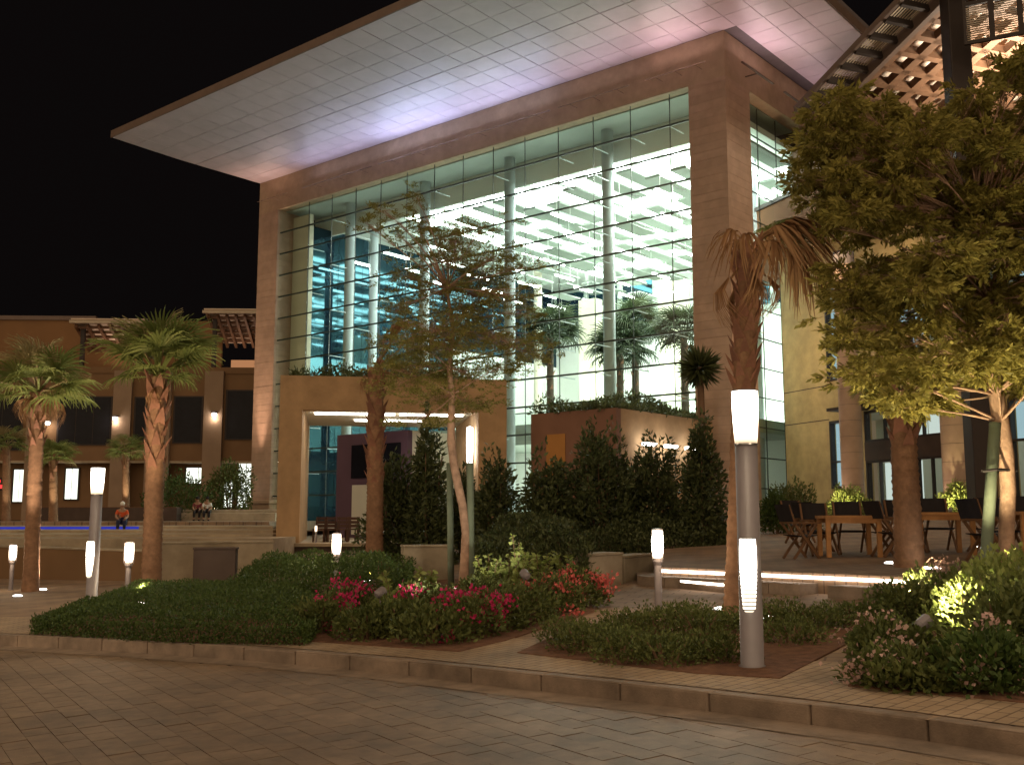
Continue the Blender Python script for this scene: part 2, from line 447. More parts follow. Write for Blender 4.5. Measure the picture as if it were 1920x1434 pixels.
rd = Vector((gb_.x - ga.x, gb_.y - ga.y, 0)).normalized(); rn = Vector((-rd.y, rd.x, 0))
PW, PH = .31, .205
cells = []
for j in range(-50, 75):
    for i in range(-55, 55):
        c = ga + rd * ((i + (.5 if j % 2 else 0)) * PW) + rn * (j * PH)
        if c.y < 3.0 or c.y > 15 or abs(c.x) > c.y * .62 + .8: continue
        ks = kerb_side(c.x, c.y)
        if ks < .2: continue
        cells.append((math.hypot(c.x, c.y), c.x, c.y, ks))
cells.sort()
pm = MB().box(-PW/2 + .003, PW/2 - .003, -PH/2 + .003, PH/2 - .003, -.05, 0).mesh('road_paver', M['paver'])
ra = math.atan2(rd.y, rd.x)
tilt = Matrix.Rotation(-math.atan(GB), 4, 'Y') @ Matrix.Rotation(math.atan(GC), 4, 'X')
vis = []; rest = MB()
for d_, x, y, ks in cells:
    z = gz(x, y) + ROADZ + rnd.uniform(-.003, .003)
    p_ = Vector((x, y, z)) - Vector((0, 0, EZ)); dep = p_.y * CT + p_.z * ST
    v_ = 717 - F * (-p_.y * ST + p_.z * CT) / dep; u_ = 960 + F * p_.x / dep
    if -20 < u_ < 1940 and v_ < 1450 and len(vis) < 300:
        o = link('paver', pm, road); o.matrix_basis = Matrix.Translation((x, y, z)) @ tilt @ Matrix.Rotation(ra + rnd.uniform(-.006, .006), 4, 'Z') @ Matrix.Rotation(rnd.uniform(-.004, .004), 4, 'X')
        vis.append(o)
    else:
        n = len(rest.v); hx, hy = PW/2 - .003, PH/2 - .003
        for sx, sy in ((-1, -1), (1, -1), (1, 1), (-1, 1)):
            q = Vector((x, y, 0)) + rd * hx * sx + rn * hy * sy; rest.v.append((q.x, q.y, gz(q.x, q.y) + ROADZ + rnd.uniform(-.001, .001)))
        rest.v += [(v[0], v[1], v[2] - .04) for v in rest.v[n:n+4]]
        rest.f += [(n, n+1, n+2, n+3)] + [(n+i, n+4+i, n+4+(i+1) % 4, n+(i+1) % 4) for i in range(4)]
o = rest.build('paver_field', M['paver'], road); o['kind'] = 'stuff'
b = MB()
for i, p in enumerate(kerbline):
    for k in (.0, -.32):
        q = p + nrm[i] * k; b.v.append((q.x, q.y, gz(q.x, q.y) + ROADZ + .004))
b.f += [(2*i, 2*i+2, 2*i+3, 2*i+1) for i in range(len(kerbline)-1)]
structure(b.build('gutter', M['kerb']))
# planting beds
def bed(name, px, label=None):
    pts = [gp(x, y, .012) for x, y in px]
    o = MB().poly(pts, thick=.05).build(name, M['soil']); structure(o); return o
bed('planting_bed', [(70, 1186), (330, 1202), (568, 1206), (600, 1128), (560, 1108), (240, 1112)])
bed('planting_bed', [(566, 1200), (860, 1220), (945, 1200), (1115, 1145), (1095, 1100), (980, 1085), (660, 1085), (602, 1130)])
bed('planting_bed', [(970, 1222), (1300, 1260), (1462, 1270), (1672, 1162), (1500, 1146), (1265, 1150), (1045, 1188)])
bed('planting_bed', [(1590, 1284), (1930, 1316), (2150, 1340), (2150, 1180), (1930, 1105), (1720, 1120)])

# ------------------------------------------------------------------ the glass hall
Cw = at(1357, 57, 42.5)
H = Frame(Cw, -39.8)
ZT, ZB, ZF = Cw.z, 20.43, 1.3            # soffit, underside of beam, hall floor
XL, XR, YS = -32.5, -1.8, 2.23           # left end, right pier's inner side, pier depth
hall = thing('glass_hall', 'tall tan stone hall with a lit glass front under a huge flat canopy', 'building', (Cw.x, Cw.y, 0), H.a)
def part(name, mb, m, parent=hall, **k): return mb.build(name, m, parent, **k)
# frame: beams and piers
part('front_beam', MB().box(XL, 0, 0, .62, ZB, ZT), M['stone'])
part('side_beam', MB().box(-.62, 0.0, .622, 30, ZB + .002, ZT), M['stone'])
def pier(x0, x1, y0, y1):
    h = .37; z = gz(*H.w((x0+x1)/2, y0, 0).xy) + .5; me = None
    core = part('pier_core', MB().box(x0 + .03, x1 - .03, y0 + .03, y1 - .03, z - 1.2, ZB - .001), M['joint'])
    me = MB().box(x0, x1, y0, y1, 0, h - .009).mesh('stone_course', M['course'])
    while z + h < ZB:
        o = link('stone_course', me, hall, (rnd.uniform(-.004, .004), rnd.uniform(-.004, .004), z)); z += h
    part('stone_course', MB().box(x0, x1, y0, y1, z, ZB - .002), M['course'])
pier(XR, 0, 0, YS)
pier(XL, XL + 1.9, 0, 1.9)
bz = gz(*H.w(XL, 0, 0).xy)
for k, (g, z0, z1) in enumerate(((.28, 1.75, 2.15), (.12, 2.15, 2.45), (.22, 2.45, 2.7))):
    part('pedestal_moulding', MB().box(XL - g, XL + 1.9 + g, -g, 1.9 + g, z0 + .002, z1), M['stone'], bevel=.05)
# canopy
YC_, YO, XE, ZO = -5.8, -10.0, 4.4, ZT + .12
cn = part('canopy', MB().box(XL, XE, YC_, 30, ZT + .06, ZT + .75), M['joint'])
b = MB(); b.v = [(XL, YC_ - .001, ZT + .06), (XE, YC_ - .001, ZT + .06), (XE, YO, ZO + .06), (XL, YO, ZO + .06), (XL, YC_ - .001, ZT + .75), (XE, YC_ - .001, ZT + .75), (XE, YO, ZO + .32), (XL, YO, ZO + .32)]
b.f = [(0, 1, 2, 3), (4, 5, 6, 7), (0, 1, 5, 4), (2, 3, 7, 6), (0, 3, 7, 4), (1, 2, 6, 5)]
b.build('canopy_edge', M['joint'], cn)
b = MB(); b.box(XL - .06, XE + .06, YO - .06, YO - .001, ZO, ZO + .40); b.build('fascia', M['fascia'], cn)
b = MB(); b.box(XE + .001, XE + .06, YO, 30, ZT + .02, ZT + .46); b.build('fascia', M['fascia'], cn)
PX = 1.28; RIN = 5.8 / 5; nx = int(round((XE - XL) / PX)); PX = (XE - XL) / nx
me_in = MB().box(.013, PX - .013, .013, RIN - .013, 0, .055).mesh('soffit_panel', M['soffit'])
for i in range(nx):
    for j in range(5):
        link('soffit_panel', me_in, cn, (XL + i * PX, YC_ + j * RIN - (.03 if j == 0 else 0), ZT + .004 + rnd.uniform(-.003, .003)))
b = MB(); L3 = (YC_ - .04 - YO) / 3; dzr = (ZO - ZT) / 3
n = 0; b.v = [(.013, .013, dzr), (PX - .013, .013, dzr), (PX - .013, L3 - .013, 0), (.013, L3 - .013, 0)]
b.v += [(v[0], v[1], v[2] + .055) for v in b.v]; b.f = [(0, 1, 2, 3), (4, 5, 6, 7), (0, 1, 5, 4), (1, 2, 6, 5), (2, 3, 7, 6), (3, 0, 4, 7)]
me_out = b.mesh('soffit_panel', M['soffit'])
for i in range(nx):
    for j in range(3):
        link('soffit_panel', me_out, cn, (XL + i * PX, YC_ - .04 - (j + 1) * L3, ZT + .004 + j * dzr + rnd.uniform(-.003, .003)))
nside = int(XE / PX)
for i in range(3):
    for j in range(18):
        link('soffit_panel', me_in, cn, (XE - (i + 1) * PX, j * RIN, ZT + .004))
# slim linear floodlights fixed to the top of the beam: bluish over the glass, pinkish at the corners
def linear(x0, x1, power, color, label, out=.75, drop=1.45):
    xm = (x0 + x1) / 2; L_ = x1 - x0
    t = thing('linear_floodlight', label, 'floodlight', H.w(xm, 0, ZT - drop), H.a, 'linear floodlights along the stone beam')
    MB().box(-L_/2, L_/2, -.64, -.59, -.018, .0).build('housing', M['bronze'], t)
    for k in range(3):
        x = -L_/2 + L_ * (k + .5) / 3; MB().box(x - .008, x + .008, -.591, .0, -.016, -.004).build('bracket', M['bronze'], t)
    l = bpy.data.lights.new('flood_light', 'AREA'); l.shape = 'RECTANGLE'; l.size = L_; l.size_y = .10; l.energy = power; l.color = color
    o = link('flood_light', l, t, (0, -.61, .012)); o.rotation_euler = (PI + out, 0, 0)
linear(-31.9, -29.0, 20, (1.0, .72, .58), 'linear floodlight at the far end of the stone beam')
linear(-27.5, -21.5, 60, (.72, .74, 1.0), 'linear floodlight over the dark glass end of the hall')
linear(-21.0, -15.0, 170, (.60, .68, 1.0), 'brightest bluish linear floodlight over the feathery tree')
linear(-14.5, -9.0, 105, (.68, .74, 1.0), 'bluish linear floodlight right of the brightest one')
linear(-8.5, -4.5, 34, (.95, .80, .86), 'pinkish linear floodlight near the corner pier')
linear(-3.6, -.6, 55, (1.0, .72, .72), 'pink linear floodlight above the corner pier')
def linear_side(y0, y1, pw, label):
    t = thing('linear_floodlight', label, 'floodlight', H.w(0, (y0 + y1) / 2, ZT - 1.45), H.a, 'linear floodlights along the stone beam'); L_ = y1 - y0
    MB().box(.56, .66, -L_/2, L_/2, -.05, 0).build('housing', M['fascia'], t); MB().box(0, .561, -.04, .04, -.04, -.01).build('bracket', M['fascia'], t)
    l = bpy.data.lights.new('flood_light', 'AREA'); l.shape = 'RECTANGLE'; l.size = .1; l.size_y = L_; l.energy = pw; l.color = (1.0, .72, .74)
    o = link('flood_light', l, t, (.61, 0, .012)); o.rotation_euler = (PI, .75, 0)
linear_side(.4, 3.4, 60, 'pink linear floodlight on the side beam round the corner')
linear_side(4.5, 9.5, 26, 'dim linear floodlight further along the side beam')
# glass skin
GY = .15
xs = [XL + 1.9] + [-2.88 - 2.08 * k for k in range(12, -1, -1)] + [XR]
zs = [ZF + .02] + [18.99 - 1.34 * k for k in range(12, -1, -1)] + [ZB - .02]
gl = part('glass_front', MB().box(xs[0] + .002, xs[-1] - .002, GY + .03, GY + .06, zs[0] - .02, zs[0] + .02), M['transom'])
for i in range(len(xs) - 1):
    for j in range(len(zs) - 1):
        w_, h_ = xs[i+1] - xs[i] - .02, zs[j+1] - zs[j] - .02
        key = ('pane', round(w_, 3), round(h_, 3))
        if key not in M: M[key] = MB().box(0, w_, 0, .02, 0, h_).mesh('pane', M['glass'])
        link('pane', M[key], gl, (xs[i] + .01, GY, zs[j] + .01))
for z in zs[1:-1]:
    MB().box(xs[0], xs[-1], GY + .05, GY + .12, z - .04, z + .04).build('transom', M['transom'], gl)
for x in xs[1:-1]:
    MB().box(x - .011, x + .011, GY + .022, GY + .07, zs[0], zs[-1]).build('mullion', M['transom'], gl)
stm = MB().box(-.02, .02, .1, 1.25, -.02, .02).mesh('strut', M['steel'])
for i, x in enumerate(xs[1:-1]):
    for j, z in enumerate(zs[2:-1]):
        if (i + j) % 2 == 0 or i > 8: link('strut', stm, gl, (x, GY, z - .06))
ys = [YS, 4.2, 6.1, 8.0]
gs = part('glass_side', MB().box(-.66, -.63, ys[0], ys[-1], zs[0] - .02, zs[0] + .02), M['transom'])
for i in range(len(ys) - 1):
    for j in range(len(zs) - 1):
        MB().box(-.62, -.60, ys[i] + .01, ys[i+1] - .01, zs[j] + .01, zs[j+1] - .01).build('pane', M['glass'], gs)
for z in zs[1:-1]:
    MB().box(-.70, -.65, ys[0], ys[-1], z - .025, z + .025).build('transom', M['transom'], gs)
for y in ys[1:-1]:
    MB().box(-.67, -.622, y - .012, y + .012, zs[0], zs[-1]).build('mullion', M['transom'], gs)
# round steel columns behind the glass
for x in (-26.2, -19.9, -13.7, -7.5):
    part('steel_column', MB().lathe([(.29, ZF), (.29, ZB)], 18, (x, 2.0)), M['steel'], smooth=True)
part('steel_column', MB().lathe([(.27, ZF), (.27, 19.4)], 18, (-26.9, 4.6)), M['steel'], smooth=True)
part('steel_column', MB().lathe([(.27, ZF), (.27, 19.4)], 18, (-2.4, 7.0)), M['steel'], smooth=True)
part('steel_column', MB().lathe([(.30, ZF), (.30, 19.4)], 14, (-24.5, 18)), M['cream'], smooth=True)
# inside: floor, ceiling, walls
ZC, YB, XI = 19.42, 26.0, -29.0
part('hall_floor', MB().box(XI, -.7, GY + .2, YB, ZF - .3, ZF), M['white'])
part('ceiling', MB().box(XI, -.75, 3.06, YB, ZC, ZC + .3), M['white'])
part('ceiling_bulkhead', MB().box(XL + 1.9, -2.01, .625, 2.9, ZB - .05, ZB + .3), M['greypaint'])
part('bulkhead_face', MB().box(XL + 1.9, -2.02, 2.905, 3.05, ZC - .35, ZB + .29), M['white'])
part('ceiling_bulkhead', MB().box(-2.0, -.63, .63, 8.0, ZB - .048, ZB + .3), M['greypaint'])
part('bulkhead_face', MB().box(-2.15, -2.005, 3.06, 8.0, ZC - .35, ZB + .29), M['white'])
part('return_wall', MB().box(XL + 1.91, XI, 1.2, 1.5, ZF, ZB - .3), M['cream'])
dwall = part('dark_glass_wall', MB().box(XI - .25, XI - .05, 1.5, YB, ZF, ZC), M['pframe'])
for j in range(12):
    for k in range(6):
        if k < 4 and j > 5: continue
        MB().box(XI - .045, XI - .02, 1.52 + j * 2.04, 1.52 + (j + 1) * 2.04 - .03, ZF + k * 3.02 + .02, ZF + (k + 1) * 3.02 - .02).build('dark_pane', M['darkglass'], dwall)
part('lower_white_wall', MB().box(XI - .044, XI + .1, 13.8, YB, ZF, 13.3), M['white'])
part('back_wall', MB().box(XI, -.7, YB + .01, YB + .3, ZF, ZC), M['white'])
bw = part('upper_back_panel', MB().box(XI, -.8, YB - .25, YB - .02, 15.7, ZC - .05), M['greypaint'])
for k in range(9):
    x0 = XI + .3 + k * 3.1
    MB().box(x0, x0 + 2.6, YB - .30, YB - .26, 16.0, ZC - .4).build('dark_window', M['darkglass'] if k not in (3, 7) else M['cream'], bw)
part('ochre_column', MB().box(-20.6, -19.2, 17.5, 18.3, ZF, 16.2), M['cream'])
part('wall_fin', MB().box(-15.2, -14.9, 19, 22, 6.1, 15.0), M['cream'])
part('right_wall', MB().box(-.95, -.72, 8.0, YB, ZF, ZC), M['white'])
mz = part('mezzanine', MB().box(-24, -.8, 3.4, YB - .3, 5.4, 6.0), M['greypaint'])
MB().box(-24, -.8, 3.30, 3.36, 6.0, 7.0).build('glass_balustrade', M['glass2'], mz)
MB().box(-24, -.8, 3.28, 3.38, 7.0, 7.05).build('handrail', M['chrome'], mz)
MB().box(-22, -1.4, 3.5, 4.2, 6.0, 6.45).build('planter', M['white'], mz)
part('shop_wall', MB().box(-24, -.8, 9.0, 9.25, ZF, 5.4), M['white'])
for k in range(6):
    part('shop_counter', MB().box(-23 + k * 3.7, -20.6 + k * 3.7, 8.0, 8.9, ZF, ZF + 1.1), M['greypaint'])
# the lit ceiling: glowing strips between hanging panels
lm = MB().box(-.34, .34, 0, 4.6, 0, .06).mesh('light_strip', M['hall'])
bm_ = MB().box(-.44, .44, 0, 4.4, 0, .12).mesh('hanging_panel', M['panelgrey'])
wm_ = MB().box(-.5, .5, 0, 2.6, 0, .10).mesh('hanging_panel', M['greypaint'])
for i in range(17):
    x = -27.6 + i * 1.6
    for j in range(4):
        y = 3.6 + j * 5.5
        if i >= 3: link('light_strip', lm, hall, (x, y, ZC - .12))
        if i >= 2: link('hanging_panel', bm_, hall, (x + .8, y + rnd.uniform(-.5, .6), ZC - rnd.choice((.7, 1.0, 1.3))))
        if i >= 3 and (i + j) % 3 == 0: link('hanging_panel', wm_, hall, (x + rnd.uniform(-.2, .2), y + rnd.uniform(0, 1.5), ZC - rnd.choice((2.6, 3.0, 3.5))))
# pendant tube lamps
def tube_lamp():
    t = thing('pendant_lamp', 'slim white tube lamp hanging inside the glass hall', 'lamp', (0, 0, 0), H.a, 'tube lamps under the hall ceiling')
    MB().box(-.055, .055, -1.0, 1.0, -.045, .045).build('tube', M['tube'], t)
    MB().box(-.075, .075, -1.05, 1.05, .05, .10).build('housing', M['white'], t)
    w_ = MB()
    for y in (-.6, .6): w_.box(-.008, .008, y - .008, y + .008, .10, 2.0)
    w_.build('wire', M['white'], t)
    return t
proto = None
for i in range(9):
    for j in range(6):
        x = -27.6 + i * 3.15 + (j % 2) * 1.2; y = 4.2 + j * 3.7
        z = ZC - 2.1 if i >= 2 else ZC - 2.1
        p = H.w(x, y, z)
        if proto is None: proto = tube_lamp(); proto.location = p
        else: dup(proto, p, H.a)
light('AREA', (-11, 13, 13.5), 6500, (.93, 1.0, .9), hall, 'hall_ceiling_light', (0, 0, -1), 14)
light('AREA', (-13, 6, 5.2), 1100, (.95, 1.0, .9), hall, 'under_mezzanine_light', (0, .2, -1), 6)
light('AREA', (-4, 5, 19.0), 900, (.95, 1.0, .85), hall, 'corner_light', (0, -.1, -1), 3)

# ------------------------------------------------------------------ entrance portal in front of the hall
def px_frame(pa, pb):
    d = pb - pa; return Frame(pa, math.degrees(math.atan2(d.y, d.x)))
Pa, Pb = at(517, 1018, 37.0), at(950, 1010, 38.3)
PF = px_frame(Pa, Pb)
zf = Pa.z
portal = thing('entrance_portal', 'brown rendered entrance portal with lit ceiling and planted roof', 'portal', (Pa.x, Pa.y, 0), PF.a)
xr, zt = PF.pl(950, 712)[0], PF.pl(517, 703)[1]
xi0, zo = PF.pl(567, 768); xi1 = PF.pl(897, 768)[0]
DP = 8.0
part('left_leg', MB().box(0, xi0, 0, DP, zf - .6, zt), M['brown'], portal)
part('right_leg', MB().box(xi1, xr, 0, DP, zf - .6, zt), M['brown'], portal)
part('lintel', MB().box(xi0 + .001, xi1 - .001, 0.0, .5, zo, zt - .001), M['brown'], portal)
part('ceiling', MB().box(xi0, xi1, .5, DP, zo + .12, zt - .05), M['cream'], portal)
part('floor_slab', MB().box(-.1, xr + .1, -.25, DP + 3, zf - .12, zf - .002), M['concrete'], portal)
part('plinth', MB().box(-.25, xr + .1, -.15, .2, zf - 1.4, zf - .13), M['darkstone'], portal)
for (a, c, y) in ((590, 740, 2.2), (750, 868, 2.2), (665, 795, 4.8)):
    x0 = PF.pl(a, 780, y)[0]; x1 = PF.pl(c, 780, y)[0]
    part('ceiling_light', MB().box(x0, x1, y - .12, y + .12, zo + .06, zo + .118), M['lampwhite'], portal)
part('wall_lamp', MB().lathe([(.01, 0), (.09, .05), (.12, .5), (.12, 1.4), (.01, 1.45)], 12, (PF.pl(902, 860, -.1)[0] - .3, .9)).box(0, .01, 0, .01, 0, .01), M['lampwhite'], portal)
portal.children[-1].location.z = PF.pl(902, 872, .9)[1]
# box volumes behind the portal
def volume(name, label, px, py, Y, wl, wr, zbot, m1, m2):
    c = at(px, py, Y); f = Frame(c, -39.8)
    t = thing(name, label, 'pavilion', (c.x, c.y, 0), f.a)
    part('left_face', MB().box(-wl, 0, 0, .3, zbot, c.z), m1, t)
    part('right_face', MB().box(-.3, 0, .301, wr, zbot, c.z - .001), m2, t)
    part('roof', MB().box(-wl, -.301, .301, wr, c.z - .3, c.z - .02), m1, t)
    return t, f, c
kiosk, KF, kc = volume('shop_kiosk', 'purple and cream kiosk standing behind the entrance portal', 764, 806, 45, 4.6, 6, .6, M['purple'], M['cream'])
x0, z1 = KF.pl(660, 835); x1 = KF.pl(752, 830)[0]
part('dark_window', MB().box(x0, x1, -.03, -.005, 3.4, z1), M['farglass'], kiosk)
part('doorway', MB().box(x0 + .1, x1 - .6, -.04, -.006, .9, 3.1), M['cream'], kiosk)
pav, VF, vc = volume('garden_pavilion', 'low maroon and brown pavilion with plants on its roof behind the shrubs', 1155, 764, 37, 3.9, 7.0, .6, M['maroon'], M['brown'])
x0, z1 = VF.pl(1025, 815); x1 = VF.pl(1060, 810)[0]
part('doorway', MB().box(x0, x1, -.03, -.005, .8, z1), M['orange'], pav)
for k in range(3):
    part('ceiling_light', MB().box(.3 + 0, .5, 1.2 + k * 1.5, 1.9 + k * 1.5, vc.z - 1.3, vc.z - 1.2), M['lampwhite'], pav)
light('POINT', (3.5, 2.6, zo - .3), 70, (1.0, .86, .66), portal, 'portal_light', None, .4)
light('POINT', (.6, 3, vc.z - 1.5), 14, (1.0, .88, .7), pav, 'pavilion_light', None, .2)
# cone lamp on the kiosk's cream wall
w = at(869, 846, 46.0)
t = thing('wall_downlight', 'small downlight throwing a cone of light on the cream kiosk wall', 'lamp', w)
MB().lathe([(.05, .18), (.13, .16), (.14, .0), (.05, -.01)], 12).build('housing', M['metal'], t)
MB().lathe([(.11, -.02), (.11, -.012)], 12).build('lens', M['lampwhite'], t)
light('SPOT', (0, 0, -.03), 60, (1.0, .82, .5), t, 'down_light', (0, .25, -1), .05, 80, .3)
w = at(894, 812, 40.5)
t = thing('hanging_lantern', 'dark lantern hanging inside the portal right of the downlight', 'lamp', w)
MB().box(-.14, .14, -.14, .14, -.3, 0).build('housing', M['pframe'], t)
MB().box(-.01, .01, -.01, .01, 0, PF.o.z + zo + .13 - w.z).build('rod', M['pframe'], t)
MB().lathe([(.12, -.34), (.12, -.305)], 12).build('lens', M['lampwhite'], t)

# ------------------------------------------------------------------ right building with pergola
RF = Frame((12.2, 46.3), -69)
rb_ = thing('terrace_building', 'ochre building with lit shop windows and round columns behind the tables', 'building', (12.2, 46.3, 0), RF.a)
def rpart(n, mb, m, **k): return part(n, mb, m, rb_, **k)
ZW = 13.2
rz0 = 1.2
op = []   # openings as px rectangles
def rrect(a, bq, yo=0.0):
    x0, z1 = RF.pl(*a, yo); x1, z0 = RF.pl(*bq, yo); return x0, x1, z0, z1
w1 = rrect((1545, 545), (1574, 712)); w2 = rrect((1555, 790), (1592, 915)); s1 = rrect((1620, 771), (1782, 952))
# wall built in pieces round the openings
def wall_pieces(x0, x1, z0, z1, rects, m, y0=0.0, y1=.35):
    xsb = sorted(set([x0, x1] + [r[0] for r in rects] + [r[1] for r in rects]))
    for a, c in zip(xsb, xsb[1:]):
        mid = (a + c) / 2; cur = z0
        for r in sorted([r for r in rects if r[0] < mid < r[1]], key=lambda r: r[2]):
            if r[2] > cur: rpart('wall', MB().box(a, c, y0, y1, cur, r[2]), m)
            cur = r[3]
        if cur < z1: rpart('wall', MB().box(a, c, y0, y1, cur, z1), m)
s2 = (12.4, 17.0, 1.2, 5.6)
wall_pieces(0, 20, rz0 - .6, ZW, [w1, w2, (s1[0], s1[1], 1.75, s1[3]), s2, (6.5, 9.5, 7.4, 11.2), (11.5, 14.5, 7.4, 11.2)], M['yellow'])
rpart('wall_groove', MB().box(0, w1[0], -.004, .0, 7.14, 7.18), M['darkstone'])
rpart('wall_groove', MB().box(0, w2[0], -.004, .0, 5.70, 5.74), M['darkstone'])
rpart('upper_wall', MB().box(-2.2, 2.6, .36, 4.0, 12.6, 16.2), mat('dark_orange_render', (.17, .075, .03), .8, .12, 1, .1, 30))
rpart('upper_wall_coping', MB().box(-2.3, 2.7, .3, 4.1, 16.21, 16.4), M['pframe'])
rpart('roof_slab', MB().box(0, 20, -.5, 6, ZW + .001, ZW + .35), M['brown'])
def shopwin(x0, x1, z0, z1, mu, tr, m, fr=.09, blind=None):
    wn = rpart('window', MB().box(x0 + .002, x0 + fr, -.03, .2, z0, z1).box(x1 - fr, x1 - .002, -.03, .2, z0, z1).box(x0 + fr, x1 - fr, -.03, .2, z1 - fr, z1 - .002).box(x0 + fr, x1 - fr, -.03, .2, z0 + .002, z0 + fr), M['pframe'])
    xs_ = [x0 + fr + (x1 - x0 - 2 * fr) * k / mu for k in range(mu + 1)]
    zs_ = [z0 + fr] + [z for z in tr] + [z1 - fr]
    for a, c in zip(xs_, xs_[1:]):
        for e, g in zip(zs_, zs_[1:]):
            MB().box(a + .02, c - .02, .06, .08, e + .02, g - .02).build('pane', M['glass2'], wn)
            if rnd.random() < .6: MB().box(a + .03, c - .03 - (c - a) * rnd.choice((0, 0, .4)), .22, .24, e + .03, g - .03).build('blind', m, wn)
    for x in xs_[1:-1]: MB().box(x - .03, x + .03, -.02, .12, z0 + fr, z1 - fr).build('mullion', M['pframe'], wn)
    for z in tr: MB().box(x0 + fr, x1 - fr, -.025, .12, z - .04, z + .04).build('transom', M['pframe'], wn)
    return wn
shop_bl = emit('lit_blind', (.90, 1.0, .90), .62); shop_bl2 = emit('lit_blind_cool', (.62, .88, .95), .5)
shopwin(*w1, 1, [w1[2] + 1.3], shop_bl2)
wn = shopwin(*w2, 1, [w2[2] + 1.1], shop_bl2)
sz = s1[3]
zA = RF.pl(1700, 822)[1]; zBq = RF.pl(1700, 858)[1]
rpart('spandrel', MB().box(s1[0], s1[1], -.05, .2, zBq, zA), M['darkstone'])
shopwin(s1[0], s1[1], zA + .002, s1[3], 4, [], shop_bl)
shopwin(s1[0], s1[1], 1.76, zBq - .002, 6, [], shop_bl)
shopwin(*s2, 4, [4.2], shop_bl2)
shopwin(6.5, 9.5, 7.4, 11.2, 2, [9.4], shop_bl2)
shopwin(11.5, 14.5, 7.4, 11.2, 2, [9.4], shop_bl2)
rpart('room_floor', MB().box(0, 20, .4, 5, 1.5, 1.74), M['white'])
rpart('room_back', MB().box(0, 20, 5.0, 5.2, 1.75, ZW), M['cream'])
rpart('room_ceiling', MB().box(0, 20, .4, 5.0, 6.1, 6.4), M['white'])
for k in range(5): light('AREA', (3 + k * 3, 2.6, 6.0), 22, (.85, 1.0, .95), rb_, 'room_light', (0, 0, -1), 1.5)
for k in range(3): light('AREA', (4 + k * 4, 2.6, 11.5), 12, (.85, 1.0, .95), rb_, 'room_light', (0, 0, -1), 1.5)
rpart('canopy_strip', MB().box(s1[0] - .8, s1[1] + .6, -1.2, -.051, s1[3] + .02, s1[3] + .14), M['pframe'])
def round_col(px, yo, r, z1, nm):
    x = RF.pl(px, 920, yo)[0]; zb = gz(*RF.w(x, yo, 0).xy) + .28
    me = MB().tube([(0, 0, 0), (0, 0, .60)], [r, r], 24, False).mesh('column_drum', M['course'], True)
    o = MB().lathe([(r - .02, zb), (r - .02, z1)], 16, (x, yo)).build('column', M['joint'], rb_)
    z = zb
    while z < z1 - .6:
        link('column_drum', me, o, (x, yo, z)); z += .612
    l = light('SPOT', (x - .1, yo - r - .35, zb + .15), 60, (1.0, .72, .52), rb_, 'column_uplight', (0.02, .17, 1), .06, 60, .8)
    return x
cx1 = round_col(1600, -1.5, .42, 12.0, 1)
cx2 = round_col(1802, -1.5, .55, 12.0, 2)
light('AREA', (7, -2.5, 11.4), 60, (1.0, .72, .42), rb_, 'eave_light', (0, .8, -1), 2)
light('AREA', (1.6, -3.0, 9.0), 80, (1.0, .78, .42), rb_, 'eave_light', (0.1, .9, -.7), 1.2)
# the timber pergola roof above
KP = .28
P0 = at(1520, 178, 36)
pg = thing('pergola_roof', 'sloping timber lattice pergola roof lit from below with louvred eave', 'pergola', P0, 0)
E1 = Vector((.358, -.934, KP)).normalized(); E2 = Vector((.934, .358, 0)); EN = E1.cross(E2).normalized()
if EN.z < 0: EN = -EN
def PGp(a, c, h=0.0): return E1 * a + E2 * c + EN * h
def pbeam(n, p, q, w, h, m): return MB().beam(p, q, w, h, EN).build(n, m, pg)
A0, A1, C0, C1 = -.6, 9.0, 1.35, 13.0
for k in range(12):
    a = A0 + .2 + k * .82
    pbeam('lattice_beam', PGp(a, C0), PGp(a, C1), .22, .34, M['wood'])
for k in range(12):
    c = C0 + .15 + k * 1.02
    pbeam('cross_beam', PGp(A0, c, -.02), PGp(A1, c, -.02), .34, .30, M['wood'])
MB().poly([PGp(A0, C0, .42), PGp(A1, C0, .42), PGp(A1, C1, .42), PGp(A0, C1, .42)], thick=.05).build('roof_board', M['peach'], pg)
pbeam('eave_beam', PGp(A0 - .1, C0 - .12, -.05), PGp(A1, C0 - .12, -.05), .2, .5, M['fascia'])
pbeam('eave_edge', PGp(A0 - .3, -.05), PGp(A1, -.05), .12, .22, M['fascia'])
for k in range(13):
    a = A0 + k * .78
    o = pbeam('outrigger', PGp(a, 0), PGp(a, C0 - .2), .13, .36, M['pframe'])
lv = MB().beam(PGp(.08, 0), PGp(.70, 0), .05, .02, EN).mesh('louvre', M['louvre'])
for k in range(12):
    a = A0 + k * .78
    for j in range(9): link('louvre', lv, pg, PGp(a, .12 + j * .115, .05))
light('AREA', PGp(4.2, 6, -2.6), 1100, (1.0, .86, .66), pg, 'pergola_light', EN, 2.5)
